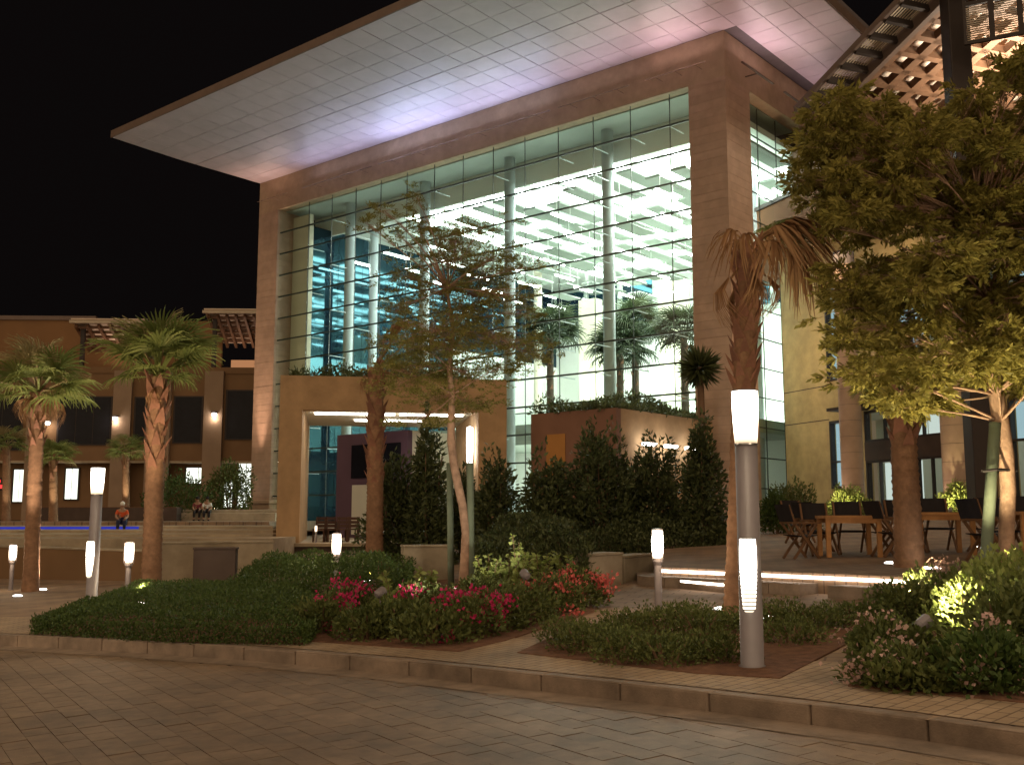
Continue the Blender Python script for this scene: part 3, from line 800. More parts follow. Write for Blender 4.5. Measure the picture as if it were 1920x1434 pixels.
# dark steel post and louvred screen
pb_ = at(1788, 0, 31); px_, py_ = pb_.x, pb_.y
t = thing('steel_post', 'thick dark steel post rising in front of the lattice roof', 'post', (px_, py_, gz(px_, py_)))
MB().box(-.33, .33, -.33, .33, 0, 21).build('shaft', M['pframe'], t, bevel=.04)
MB().box(-.45, .45, -.45, .45, 0, .3).build('base_plate', M['pframe'], t)
MB().box(-.9, .9, -.12, .12, 16.9, 17.2).build('bracket', M['pframe'], t)
qa, qb = at(1812, 85, 30), at(1935, 85, 29.2)
f = px_frame(qa, qb)
sc = thing('louvred_screen', 'row of framed louvre panels hanging beneath the lattice at top right', 'screen', (qa.x, qa.y, qa.z), f.a)
for k in range(3):
    x0 = k * .78 - .05
    fr = MB().box(x0, x0 + .08, -.05, .05, 0, 2.2).box(x0 + .70, x0 + .78, -.05, .05, 0, 2.2).box(x0 + .08, x0 + .70, -.05, .05, 0, .08).box(x0 + .08, x0 + .70, -.05, .05, 1.22, 1.34).box(x0 + .08, x0 + .70, -.05, .05, 2.12, 2.2).build('frame', M['pframe'], sc)
    for j in range(16):
        MB().beam((x0 + .09, 0, .12 + j * .068), (x0 + .69, 0, .12 + j * .068), .05, .02).build('louvre', M['louvre'], fr)

# ------------------------------------------------------------------ far building on the left
LF = Frame(at(-60, 960, 80), 2.0)
lb = thing('courtyard_building', 'brown two storey courtyard building with dark windows far across the plaza', 'building', (LF.o.x, LF.o.y, 0), LF.a)
def lpart(n, mb, m, **k): return part(n, mb, m, lb, **k)
lx = lambda px, yo=0: LF.pl(px, 850, yo)[0]
lz = lambda py, px=250, yo=0: LF.pl(px, py, yo)[1]
LXR = lx(520)
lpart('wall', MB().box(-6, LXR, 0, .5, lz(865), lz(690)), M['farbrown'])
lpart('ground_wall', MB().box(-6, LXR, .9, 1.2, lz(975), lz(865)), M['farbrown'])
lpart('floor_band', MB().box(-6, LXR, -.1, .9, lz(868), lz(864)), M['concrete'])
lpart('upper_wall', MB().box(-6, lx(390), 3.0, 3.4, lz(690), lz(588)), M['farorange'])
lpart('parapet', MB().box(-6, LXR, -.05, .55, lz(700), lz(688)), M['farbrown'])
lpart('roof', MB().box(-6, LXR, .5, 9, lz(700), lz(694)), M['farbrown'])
lpart('parapet_cap', MB().box(-6, lx(140), 2.9, 3.5, lz(588), lz(580)), M['fascia'])
for a, c, t_, bt in ((-40, 40, 745, 845), (104, 207, 743, 835), (248, 272, 744, 828), (322, 378, 742, 831), (420, 482, 730, 824)):
    wn = lpart('window', MB().box(lx(a), lx(c), -.06, -.01, lz(bt), lz(t_)), M['pframe'])
    k = max(1, int((lx(c) - lx(a)) / 1.3)); x0, x1 = lx(a) + .1, lx(c) - .1
    for j in range(k):
        MB().box(x0 + (x1 - x0) * j / k + .03, x0 + (x1 - x0) * (j + 1) / k - .03, -.075, -.061, lz(bt) + .1, lz(t_) - .1).build('pane', M['farglass'], wn)
for a, c in ((48, 68), (208, 246), (272, 320), (379, 418)):
    lpart('pilaster', MB().box(lx(a) + .08, lx(c) - .08, -.35, -.005, lz(985), lz(696)), M['farstone'])
for a, c, t_, bt in ((118, 142, 878, 935), (345, 392, 876, 905), (418, 434, 900, 950), (444, 474, 868, 950), (20, 42, 880, 940)):
    wn = lpart('shopfront', MB().box(lx(a) - .1, lx(c) + .1, .8, .88, lz(bt) - .1, lz(t_) + .1), M['pframe'])
    x0, x1 = lx(a), lx(c)
    for j in range(2):
        MB().box(x0 + (x1 - x0) * j / 2 + .03, x0 + (x1 - x0) * (j + 1) / 2 - .03, .76, .799, lz(bt), lz(t_)).build('lit_pane', M['shop'], wn)
# wall lamps on the pilasters
for k, (px, py, lab) in enumerate(((217, 785, 'round wall lamp on the pilaster between the two wide dark windows'), (402, 777, 'round wall lamp on the pilaster nearest the hall'), (91, 794, 'round wall lamp beside the left palm crown'))):
    p = LF.w(lx(px), -.5, lz(py))
    t = thing('wall_lamp', lab, 'lamp', p, LF.a, 'wall lamps on the courtyard building')
    MB().lathe([(.05, .26), (.24, .22), (.26, .08), (.05, .06)], 12).build('housing', M['metal'], t)
    MB().ico((0, 0, -.02), .19, 1).build('bulb', M['lampwhite'], t)
    MB().box(-.05, .05, 0, .3, .1, .18).build('bracket', M['metal'], t)
    light('POINT', (0, -.1, -.35), 32, (1.0, .78, .6), t, 'wall_light', None, .15)
# small pergolas on the roof
for (a, c, y0p, y1p, lab) in ((132, 262, 612, 655, 'far timber roof pergola with glinting lattice between the palms'), (383, 486, 592, 640, 'far timber roof pergola on posts beside the hall')):
    p = LF.w(lx(a), .2, lz(y1p)); t = thing('roof_pergola', lab, 'pergola', p, LF.a)
    w_ = lx(c) - lx(a); h_ = lz(y0p) - lz(y1p)
    for k in range(7): MB().beam((w_ * k / 6, -.5, h_), (w_ * k / 6, 3.2, 0.2), .2, .3).build('rafter', M['wood'], t)
    for k in range(6): MB().beam((0, -.2 + k * .6, h_ - .1 - k * .27), (w_, -.2 + k * .6, h_ - .1 - k * .27), .22, .2).build('purlin', M['wood'], t)
    MB().beam((-.4, -.7, h_ + .25), (w_ + .4, -.7, h_ + .25), .3, .22).build('eave_edge', M['louvre'], t)
    MB().poly([(-.3, -.8, h_ + .5), (w_ + .3, -.8, h_ + .5), (w_ + .3, 3.4, .55), (-.3, 3.4, .55)], thick=.06).build('roof_board', M['peach'], t)
    for xx in (.4, w_ - .4): MB().box(xx - .15, xx + .15, -.1, .2, lz(690) - lz(y1p), h_).build('post', M['pframe'], t)
    light('AREA', (w_ / 2, 1.2, lz(690) - lz(y1p) + .4), 45, (1.0, .7, .5), t, 'pergola_light', (0, 0, 1), 1.5)
lpart('lit_room', MB().box(lx(424), lx(480), .56, .7, lz(692), lz(672)), emit('amber_room', (1.0, .45, .2), .35))
# red sign at the far left edge: an unreadable pair of short glowing lines
p = LF.w(lx(2), -.6, lz(908)); t = thing('red_sign', 'small red glowing sign at the left edge beyond the palm', 'sign', p, LF.a)
MB().box(-.9, .62, 0, .12, -.5, .5).build('board', M['pframe'], t)
MB().box(-.8, .35, -.03, -.005, .1, .32).build('glowing_line', M['red'], t)
MB().box(-.8, .5, -.03, -.005, -.32, -.06).build('glowing_line', M['red'], t)
MB().box(-.1, .05, .12, .62, -.1, .1).build('bracket', M['pframe'], t)

# ------------------------------------------------------------------ terraces, steps, low walls
stp = structure(link('terrace_steps', None, None, (0, 0, 0)))
prev = None
for k, (py, Y) in enumerate(((1010, 33), (1002, 36.5), (994, 40), (986, 43.5), (978, 47))):
    a = at(-260, py, Y); c = at(512 if k < 4 else 505, py - (1.0 if k else 0), Y + .6)
    o = MB(); d = 60 if k == 4 else 3.9
    o.v = [(a.x, a.y, a.z), (c.x, c.y, a.z), (c.x - .0, c.y + d, a.z), (a.x, a.y + d, a.z)]
    o.v += [(v[0], v[1], a.z - (1.4 if k == 0 else .5)) for v in o.v]
    o.f = [(0, 1, 2, 3), (0, 1, 5, 4), (1, 2, 6, 5), (2, 3, 7, 6), (3, 0, 4, 7)]
    o.build('step', M['concrete'] if k < 4 else M['plaza'], stp)
    if k == 3:
        q = at(-30, py + 4, Y + .1); q2 = at(262, py + 3.2, Y + .30)
        led = MB().beam(q + Vector((0, -.12, 0)), q2 + Vector((0, -.12, 0)),   .04, .11)
        lo = led.build('led_strip', M['blue']); tag(lo, 'blue glowing light strip along the far terrace step', 'light strip')
def slab_wall(name, label, pa, pb, ptop, th, m, cat='wall', capm=None, dz=0.0):
    A = gp(*pa, dz); B = gp(*pb, dz); dpt = A.y
    zt_ = at(pa[0], ptop, A.y).z; d = (B - A); L_ = math.hypot(d.x, d.y); ang = math.atan2(d.y, d.x)
    t = thing(name, label, cat, (A.x, A.y, A.z), ang)
    h = zt_ - A.z; dzz = B.z - A.z
    MB().box(0, L_, 0, th, -.3, h).build('body', m, t, bevel=.015)
    MB().box(-.015, L_ + .015, -.015, th + .015, h + .001, h + .045).build('coping', capm or M['concrete'], t, bevel=.008)
    return t
slab_wall('low_wall', 'long pale garden wall between the left palms and the portal', (300, 1098), (512, 1080), 1020, .4, M['concrete'])
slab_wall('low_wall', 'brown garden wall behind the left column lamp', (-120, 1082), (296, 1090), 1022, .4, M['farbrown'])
slab_wall('stone_slab', 'dark square stone slab standing before the pale garden wall', (360, 1104), (440, 1100), 1030, .25, M['darkstone'], 'slab', M['darkstone'])
slab_wall('low_wall', 'short pale wall block behind the slim tree trunk', (757, 1092), (850, 1086), 1026, .5, M['concrete'])
slab_wall('low_wall', 'pale wall block at the left end of the glowing steps', (1104, 1103), (1168, 1094), 1042, .45, M['concrete'])
t = slab_wall('low_wall', 'low wall running back along the glowing steps', (1172, 1092), (1226, 1079), 1046, .4, M['concrete'])
# raised dining terrace with two lit risers
TE = .30
edge = [(1232, 1062), (1420, 1069), (1585, 1076), (1752, 1083), (1950, 1092), (2300, 1110)]
ew = [gp(x, y, TE) for x, y in edge]
backs = [Vector((6, 46, 0)), Vector((10, 47, 0)), Vector((13, 48, 0)), Vector((17, 46, 0)), Vector((22, 40, 0)), Vector((30, 36, 0))]
b = MB()
for p, q in zip(ew, backs):
    for k in range(9):
        t_ = k / 8; x = p.x + (q.x - p.x) * t_; y = p.y + (q.y - p.y) * t_; b.v.append((x, y, gz(x, y) + TE))
for i in range(5):
    for k in range(8):
        a = i * 9 + k; b.f.append((a, a + 9, a + 10, a + 1))
n = len(b.v)
for p in ew: b.v += [(p.x, p.y, p.z - .002), (p.x, p.y, p.z - .4)]
b.f += [(n + 2*i, n + 2*i + 2, n + 2*i + 3, n + 2*i + 1) for i in range(5)]
structure(b.build('dining_terrace', M['terrace']))
tr = structure(link('terrace_tread', None, None, (0, 0, 0)))
for i in range(3):
    p, q = ew[i], ew[i+1]; dn = Vector((q.y - p.y, p.x - q.x, 0)).normalized()
    dn = dn if dn.y < 0 else -dn
    d = (q - p).normalized()
    for j in range(int((q - p).length / .6)):
        a = p + d * (j * .6 + .004); c = p + d * (j * .6 + .592)
        MB().poly([a + dn * .42 + Vector((0, 0, -.15)), c + dn * .42 + Vector((0, 0, -.15)), c + Vector((0, 0, -.15)), a + Vector((0, 0, -.15))], thick=.2).build('tread_stone', M['kerb'], tr)
def led_line(pa, pb, dz, label):
    A, B = gp(*pa, dz), gp(*pb, dz)
    o = MB().beam(A + Vector((0, -.03, 0)), B + Vector((0, -.03, 0)), .02, .035).build('led_strip', M['led'])
    tag(o, label, 'light strip', 'light strips under the terrace steps')
def led_edge(i0, i1, label, a0=0.0, a1=1.0):
    b = MB()
    P_ = [ew[i].copy() for i in range(i0, i1 + 1)]
    P_[0] = ew[i0].lerp(ew[i0 + 1], a0); P_[-1] = ew[i1 - 1].lerp(ew[i1], a1)
    for p, q in zip(P_, P_[1:]):
        dn = Vector((q.y - p.y, p.x - q.x, 0)).normalized(); dn = dn if dn.y < 0 else -dn
        b.beam(p + dn * .018 + Vector((0, 0, -.07)), q + dn * .018 + Vector((0, 0, -.07)), .02, .045)
    tag(b.build('led_strip', M['led']), label, 'light strip', 'light strips under the terrace steps')
led_edge(0, 1, 'glowing strip under the upper step, left of the column lamp', 0, .97)
led_edge(1, 3, 'long glowing strip under the upper step, right of the column lamp')
led_line((1200, 1082), (1356, 1096), .12, 'glowing strip under the lower step behind the bollard')
b = MB(); A, B = gp(1195, 1079, .15), gp(1362, 1093, .15)
dn = Vector((.1, 1.0, 0)).normalized()
b.poly([A, B, B + dn * 1.6, A + dn * 1.6], thick=.16); structure(b.build('lower_step', M['kerb']))

# ------------------------------------------------------------------ plants: helpers
def quadmesh(name, V, m):
    """V: (n,4,3) array of leaf quads"""
    n = len(V); me = bpy.data.meshes.new(name)
    me.vertices.add(n * 4); me.vertices.foreach_set('co', V.reshape(-1).astype(np.float32))
    me.loops.add(n * 4); me.loops.foreach_set('vertex_index', np.arange(n * 4, dtype=np.int32))
    me.polygons.add(n); me.polygons.foreach_set('loop_start', np.arange(0, n * 4, 4, dtype=np.int32)); me.polygons.foreach_set('loop_total', np.full(n, 4, dtype=np.int32))
    me.update(calc_edges=True); me.materials.append(m); return me
def unit(a): return a / np.maximum(np.linalg.norm(a, axis=1, keepdims=True), 1e-9)
def leaves(P, L, Wd, D=None, jit=1.0, bend=.15):
    n = len(P); r = unit(NR.normal(size=(n, 3)))
    d = r if D is None else unit(D + r * jit)
    s = unit(np.cross(d, unit(NR.normal(size=(n, 3)))))
    l = (L * NR.uniform(.7, 1.3, (n, 1))); w = Wd * NR.uniform(.7, 1.3, (n, 1)) / 2
    nn = np.cross(d, s)
    mid = P + d * l * .5 + nn * l * bend * .5
    return np.stack([P, mid + s * w, P + d * l, mid - s * w], 1)
def bush_pts(n, rx, ry, h, lump=.25, solid=.35, cone=0.0):
    u = unit(NR.normal(size=(n, 3))); u[:, 2] = np.abs(u[:, 2])
    ph = NR.uniform(0, 6.28, 6)
    az = np.arctan2(u[:, 1], u[:, 0]); el = u[:, 2]
    lum = 1 + lump * (.5*np.sin(az*3+ph[0]+el*4) + .35*np.sin(az*5+ph[1]-el*6) + .3*np.sin(el*9+ph[2]+az*2) + .25*np.sin(az*9+ph[3]) * np.cos(el*7+ph[4]))
    r = (solid + (1 - solid) * NR.random(n) ** .5) * lum
    z = u[:, 2] * r
    z = np.where(z > 0, np.abs(z) ** (1.0 if cone > .35 else .72), z)
    k = (1 - cone * np.clip(z, 0, 1))
    return np.stack([u[:, 0]*r*rx*k, u[:, 1]*r*ry*k, z*h], 1)
def bush(name, label, cat, base, rx, ry, h, n, L, Wd, m, group=None, cone=0.0, flowers=0, fm=None, fl=.05, up=.5, stems=5, lump=.25):
    t = thing(name, label, cat, base, 0, group)
    P = bush_pts(n, rx, ry, h, lump, .35, cone); out = P / np.array([rx, ry, h]); out[:, 2] += up
    link('foliage', quadmesh('foliage', leaves(P, L, Wd, out, 1.1), m), t)
    if stems:
        s = MB()
        for k in range(stems):
            a = rnd.uniform(0, 6.28); s.tube([(.05*math.cos(a), .05*math.sin(a), -.05), (rx*.35*math.cos(a), ry*.35*math.sin(a), h*.5), (rx*.5*math.cos(a), ry*.5*math.sin(a), h*.8)], [.02+h*.008, .012+h*.004, .006], 5)
        s.build('stems', M['twig'], t)['kind'] = 'stuff'
    if flowers:
        nc = max(1, flowers // 40); cen = bush_pts(nc, rx*1.02, ry*1.02, h*1.05, lump, .93, cone)
        Q = np.repeat(cen, 40, 0) + NR.normal(size=(nc*40, 3)) * np.array([.075, .075, .055])
        link('blossoms', quadmesh('blossoms', leaves(Q, fl, fl * .9, None, 1, .3), fm), t)
    return t
def hedge(name, label, poly, h, n, L, Wd, m, cat='hedge', dz=0.0, ragged=.12, round_=.25):
    """clipped hedge or ground cover filling a polygon given on the ground"""
    pts = [gp(x, y, dz) for x, y in poly]
    xs_ = [p.x for p in pts]; ys_ = [p.y for p in pts]; c = Vector((sum(xs_)/len(xs_), sum(ys_)/len(ys_), 0)); c.z = gz(c.x, c.y)
    t = thing(name, label, cat, c)
    poly2 = np.array([(p.x, p.y) for p in pts])
    def inside(X):
        r = np.zeros(len(X), bool); j = len(poly2) - 1
        for i in range(len(poly2)):
            xi, yi = poly2[i]; xj, yj = poly2[j]
            r ^= ((yi > X[:, 1]) != (yj > X[:, 1])) & (X[:, 0] < (xj - xi) * (X[:, 1] - yi) / (yj - yi + 1e-12) + xi); j = i
        return r
    def edist(X):
        D = np.full(len(X), 1e9)
        for i in range(len(poly2)):
            a = poly2[i]; d = poly2[(i+1) % len(poly2)] - a; tt = np.clip(((X - a) @ d) / (d @ d), 0, 1)
            D = np.minimum(D, np.linalg.norm(X - (a + tt[:, None] * d), axis=1))
        return D
    X = NR.uniform([min(xs_), min(ys_)], [max(xs_), max(ys_)], (n * 3, 2)); X = X[inside(X)][:n]
    seg_ = [np.linalg.norm(poly2[(i+1) % len(poly2)] - poly2[i]) for i in range(len(poly2))]
    ei = NR.choice(len(poly2), n // 2, p=np.array(seg_) / sum(seg_)); et = NR.random((n // 2, 1))
    Xe = poly2[ei] * (1 - et) + poly2[(ei + 1) % len(poly2)] * et + NR.normal(size=(n // 2, 2)) * .035
    X = np.concatenate([X, Xe])
    e = edist(X); top = h * np.minimum(1, .7 + e / round_ * .3) * (1 + ragged * (np.sin(X[:, 0]*2.1+1) * np.cos(X[:, 1]*1.7) + .6*np.sin(X[:, 0]*5.3 + X[:, 1]*4.1)))
    u = NR.random(len(X)); z = np.where(e < round_ * .6, u * top, (1 - u**2 * .6) * top)
    g = GB * X[:, 0] + GC * X[:, 1]
    P = np.stack([X[:, 0] - c.x, X[:, 1] - c.y, g + z - c.z], 1)
    D = np.tile([0, 0, .9], (len(P), 1))
    link('foliage', quadmesh('foliage', leaves(P, L, Wd, D, 1.0), m), t)
    s = MB()
    for k in range(0, min(len(X), 60)):
        p = P[k]; zz = g[k] - c.z; s.tube([(p[0], p[1], zz - .02), (p[0] + rnd.uniform(-.04, .04), p[1] + rnd.uniform(-.04, .04), zz + top[k] * .8)], [.008, .004], 4)
    s.build('stems', M['twig'], t)['kind'] = 'stuff'
    return t
def limb(s, a, c, r0, r1, sag=.12, n=6, seg=6):
    a = Vector(a); c = Vector(c); L_ = (c - a).length; off = Vector((rnd.uniform(-1, 1), rnd.uniform(-1, 1), rnd.uniform(-.2, 1))) * L_ * sag
    pts = []; rad = []
    for i in range(seg + 1):
        t = i / seg; pts.append(a.lerp(c, t) + off * math.sin(t * PI)); rad.append(r0 + (r1 - r0) * t ** .8)
    s.tube(pts, rad, n)
    return pts

# palm parts
def fan_mesh(name, m, nseg=30, spread=215, pet=.48, droop=.10, split=.5):
    b = MB()
    b.beam((0, 0, 0), (pet, 0, .03), .03, .02)
    for k in range(nseg):
        a = math.radians(-spread/2 + spread * k / (nseg - 1)); ca, sa = math.cos(a), math.sin(a)
        L_ = (1 - pet) * (1 - .18 * abs(a) / PI) * rnd.uniform(.9, 1.08); wd = .5 * L_ * math.radians(spread / nseg)
        za = .012 if k % 2 else -.012
        pr = [(.02, .25, .03), (.5, 1.0, .05), (.8, .6, .05 - droop * .5), (1.0, .08, .05 - droop * rnd.uniform(1, 2.2))]
        n = len(b.v)
        for t, w_, z in pr:
            x = pet + ca * L_ * t; y = sa * L_ * t; ww = wd * w_
            b.v += [(x - sa * ww * .5, y + ca * ww * .5, z + .03), (x + sa * ww * .5, y - ca * ww * .5, z + .03 + za)]
        b.f += [(n+2*i, n+2*i+2, n+2*i+3, n+2*i+1) for i in range(3)]
    me = bpy.data.meshes.new(name); me.from_pydata(b.v, [], b.f); me.materials.append(m); return me
FAN = [fan_mesh('frond', M['frond']) for _ in range(3)]
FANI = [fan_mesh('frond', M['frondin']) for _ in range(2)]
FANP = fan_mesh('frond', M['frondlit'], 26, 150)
FAND = [fan_mesh('dead_frond', M['dead'], 22, 60, .45, .25) for _ in range(2)]
def hang_mesh(name, m, nseg=20, pet=.45, fall=.75):
    b = MB(); b.tube([(0, 0, 0), (pet * .5, 0, .07), (pet, 0, .06)], [.02, .015, .012], 5)
    for k in range(nseg):
        a = math.radians(-80 + 160 * k / (nseg - 1) + rnd.uniform(-6, 6)); ca, sa = math.cos(a), math.sin(a); L_ = (1 - pet) * rnd.uniform(.7, 1.25); f_ = fall * rnd.uniform(.6, 1.2); n = len(b.v)
        for t, w_ in ((0, .3), (.25, 1), (.5, 1), (.75, .7), (1, .1)):
            h = math.sin(t * 1.4) * L_ * .55; x = pet + ca * h + .03 * sa * t; y = sa * h; z = .06 + .04 * t - f_ * t * t; w2 = .035 * w_
            b.v += [(x - sa * w2 * .5, y + ca * w2 * .5, z), (x + sa * w2 * .5, y - ca * w2 * .5, z + .006)]
        b.f += [(n+2*i, n+2*i+2, n+2*i+3, n+2*i+1) for i in range(4)]
    me = bpy.data.meshes.new(name); me.from_pydata(b.v, [], b.f); me.materials.append(m); return me
HANG = [hang_mesh('dead_frond', M['dead']) for _ in range(3)]
FAND += HANG
def place_frond(t, me, org, d, size, roll=0.0, name='frond'):
    d = Vector(d).normalized(); up = Vector((0, 0, 1)); s = up.cross(d)
    s = s.normalized() if s.length > .05 else Vector((0, 1, 0)); u = d.cross(s)
    R = Matrix((d, s, u)).transposed() @ Matrix.Rotation(roll, 3, 'X')
    o = link(name, me, t); o.matrix_basis = Matrix.Translation(org) @ R.to_4x4() @ Matrix.Scale(size, 4)
    return o
bootm = MB(); bootm.v = [(-.10, 0, 0), (.10, 0, 0), (.05, -.09, .20), (-.05, -.09, .20), (0, -.14, .32), (-.08, .04, .05), (.08, .04, .05)]
bootm.f = [(0, 1, 2, 3), (3, 2, 4), (0, 3, 4, 5), (1, 6, 4, 2), (5, 4, 6)]
bootm = bootm.mesh('leaf_base', M['boot'])
def palm(label, base, top, r0, r1, nboot, bootlen, fr, cat='palm tree', name='fan_palm', bow=0.0, group='fan palms in the garden', tm='trunk'):
    """base/top world points; fr: list of (mesh, dir, size, roll)"""
    t = thing(name, label, cat, base, 0, group); b0 = Vector((0, 0, -.1)); tp = Vector(top) - Vector(base)
    N_ = int(tp.length / .05); pts = []; rad = []
    for i in range(N_ + 1):
        s = i / N_; p = b0.lerp(tp, s) + Vector((bow, 0, 0)) * math.sin(s * PI) * tp.length
        r = r0 + (r1 - r0) * s + .06 * r0 * math.exp(-s * 14) * 3
        pts.append(p + Vector((rnd.uniform(-.006, .006), rnd.uniform(-.006, .006), 0))); rad.append(r * (1 + (.045 if i % 2 else -.035) + rnd.uniform(-.02, .02)))
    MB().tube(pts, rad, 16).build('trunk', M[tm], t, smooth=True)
    dirn = tp.normalized()
    for k in range(nboot):
        s = k / max(1, nboot); p = tp - dirn * bootlen * (1 - s); a = k * 2.4
        o = link('leaf_base', bootm, t); sc_ = r1 / .16 * rnd.uniform(.75, 1.15)
        o.matrix_basis = Matrix.Translation(p + Vector((math.sin(a), -math.cos(a), 0)) * r1 * .85) @ Matrix.Rotation(a, 4, 'Z') @ Matrix.Scale(sc_, 4)
    for me, d, sz_, roll in fr:
        nm = 'dead_frond' if me in FAND else 'frond'
        place_frond(t, me, tp, d, sz_, roll, nm)
    return t
def fan_set(n, size, zmin=-.5, zmax=1.0, pale=.0, mesh=None):
    out = []
    for k in range(n):
        z = zmax - (zmax - zmin) * (k + .5) / n; a = k * 2.4 + rnd.uniform(-.2, .2); h = math.sqrt(max(0.02, 1 - z * z))
        me = FANP if rnd.random() < pale else rnd.choice(mesh or FAN)
        out.append((me, (math.cos(a) * h, math.sin(a) * h, z), size * rnd.uniform(.85, 1.15), rnd.uniform(-.5, .5)))
    return out
def dead_set(n, size, z0=-.95, z1=-.5):
    return [(rnd.choice(FAND[:2]), (math.cos(k*2.4)*math.sqrt(1-zz*zz), math.sin(k*2.4)*math.sqrt(1-zz*zz), zz), size*rnd.uniform(.8, 1.2), rnd.uniform(-.4, .4)) for k, zz in ((k, rnd.uniform(z0, z1)) for k in range(n))]

# ------------------------------------------------------------------ palms
g1 = gp(57, 1108); palm('bushy fan palm at the far left with one pale lit frond', g1, at(72, 735, g1.y), .17, .15, 26, 1.3,
    fan_set(19, 1.35, -.3, 1.0, .2) + dead_set(8, .8) + [(FANP, (-.25, -.35, .9), 1.45, 0), (FANP, (-.9, -.4, .1), 1.1, .3), (FANP, (.8, -.5, -.1), 1.0, .2), (FANP, (-.1, -.6, .85), 1.3, .4)])
g2 = gp(283, 1111); palm('tall fan palm with upright fronds beside the left column lamp', g2, at(296, 705, g2.y), .20, .18, 34, 2.0,
    fan_set(15, 1.5, .3, 1.0, .15) + fan_set(6, 1.05, -.3, .35) + [(FANP, (-.45, -.5, .9), 1.5, .1)] + [(FAN[0], (.25, -.45, 1), 1.6, 0), (FAN[1], (.6, -.4, .8), 1.5, .2), (FAN[2], (.0, -.6, .8), 1.4, -.2)] + dead_set(5, .6))
g3 = gp(702, 1066); palm('slim palm with rough leaf bases in front of the portal', g3, at(705, 690, g3.y - .4), .22, .19, 44, 3.0,
    dead_set(6, .8, -.8, -.2) + [(FAND[0], (.5, -.3, .7), 1.7, 0), (FAND[1], (.75, -.1, .5), 1.7, .3), (FAND[0], (.3, .2, .8), 1.4, -.3), (FAN[0], (.8, .3, .35), 1.3, 0)])
g4 = gp(1380, 1146); palm('palm with brown hanging dead fronds right behind the tall column lamp', g4, at(1404, 470, g4.y), .165, .15, 52, 2.0,
    dead_set(5, 1.0, -.99, -.85) + [(HANG[k % 3], d, z, r) for k, (d, z, r) in enumerate((((.8, -.3, .35), 1.25, .1), ((.95, .1, .15), 1.35, 0), ((.9, -.2, .5), 1.4, -.2), ((.5, -.5, .3), 1.15, .3), ((-.4, -.4, .2), .95, 0), ((.6, .4, .4), 1.2, 0),
    ((.99, -.1, -.1), 1.2, .2), ((-.2, -.8, .1), 1.0, .2), ((.3, -.8, -.1), 1.1, -.2), ((.75, -.35, 0), 1.3, 0), ((-.1, .6, .3), 1.0, 0)))] + [(FANP, (.95, -.2, .25), 1.0, .3), (FANP, (.8, -.4, .05), .9, .5), (FAN[0], (.8, .3, .6), 1.0, .2)])
g5 = gp(1706, 1062, TE); palm('stout palm trunk rising through the terrace between the two tables', g5, at(1690, 735, g5.y), .215, .185, 22, .9, fan_set(10, .9, 0, .9))
# far palms beyond the left terrace
for px, py, tpy, Y, lab in ((100, 985, 862, 52, 'small far palm left of the column lamp head'), (236, 968, 848, 60, 'small far palm with a lit crown right of the column lamp head'), (12, 985, 835, 55, 'small far palm at the left edge of the terrace')):
    bq = at(px, py, Y); palm(lab, bq, at(px, tpy, Y), .22, .18, 8, 1.0, fan_set(18, 1.35, -.3, .9, .25), group='small palms on the far terrace')
    t = thing('palm_spotlight', 'small uplight at the foot of the ' + lab[:26].strip(), 'spotlight', bq + Vector((.3, -.9, 0)))
    MB().lathe([(.09, 0), (.10, .16), (.02, .17)], 10).build('housing', M['metal'], t)
    light('SPOT', (0, 0, .22), 260, (1.0, .85, .55), t, 'up_light', (-.1, .3, 1), .06, 50, .6)
# palms inside the hall
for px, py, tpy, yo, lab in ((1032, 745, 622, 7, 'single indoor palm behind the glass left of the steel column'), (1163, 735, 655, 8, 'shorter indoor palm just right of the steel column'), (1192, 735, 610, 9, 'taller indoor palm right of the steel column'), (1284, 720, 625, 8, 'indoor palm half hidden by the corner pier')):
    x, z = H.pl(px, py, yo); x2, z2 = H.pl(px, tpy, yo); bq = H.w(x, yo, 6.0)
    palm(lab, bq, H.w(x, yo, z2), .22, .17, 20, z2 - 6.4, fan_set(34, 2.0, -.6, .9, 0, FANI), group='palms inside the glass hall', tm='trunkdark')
# dark spiky yucca beside the corner pier
yb = at(1320, 1000, 28.5); yb.z = gz(yb.x, yb.y); yt = at(1312, 690, yb.y)
t = thing('yucca', 'dark round headed yucca silhouetted against the corner pier', 'plant', yb)
limb(s := MB(), (0, 0, -.05), yt - yb, .11, .09, .02); s.build('trunk', M['twig'], t)
D = unit(NR.normal(size=(520, 3))); P = np.tile(np.array(yt - yb), (520, 1)) + D * .1
link('foliage', quadmesh('foliage', leaves(P, .52, .07, D, .05, .0), M['leaf_dark']), t)

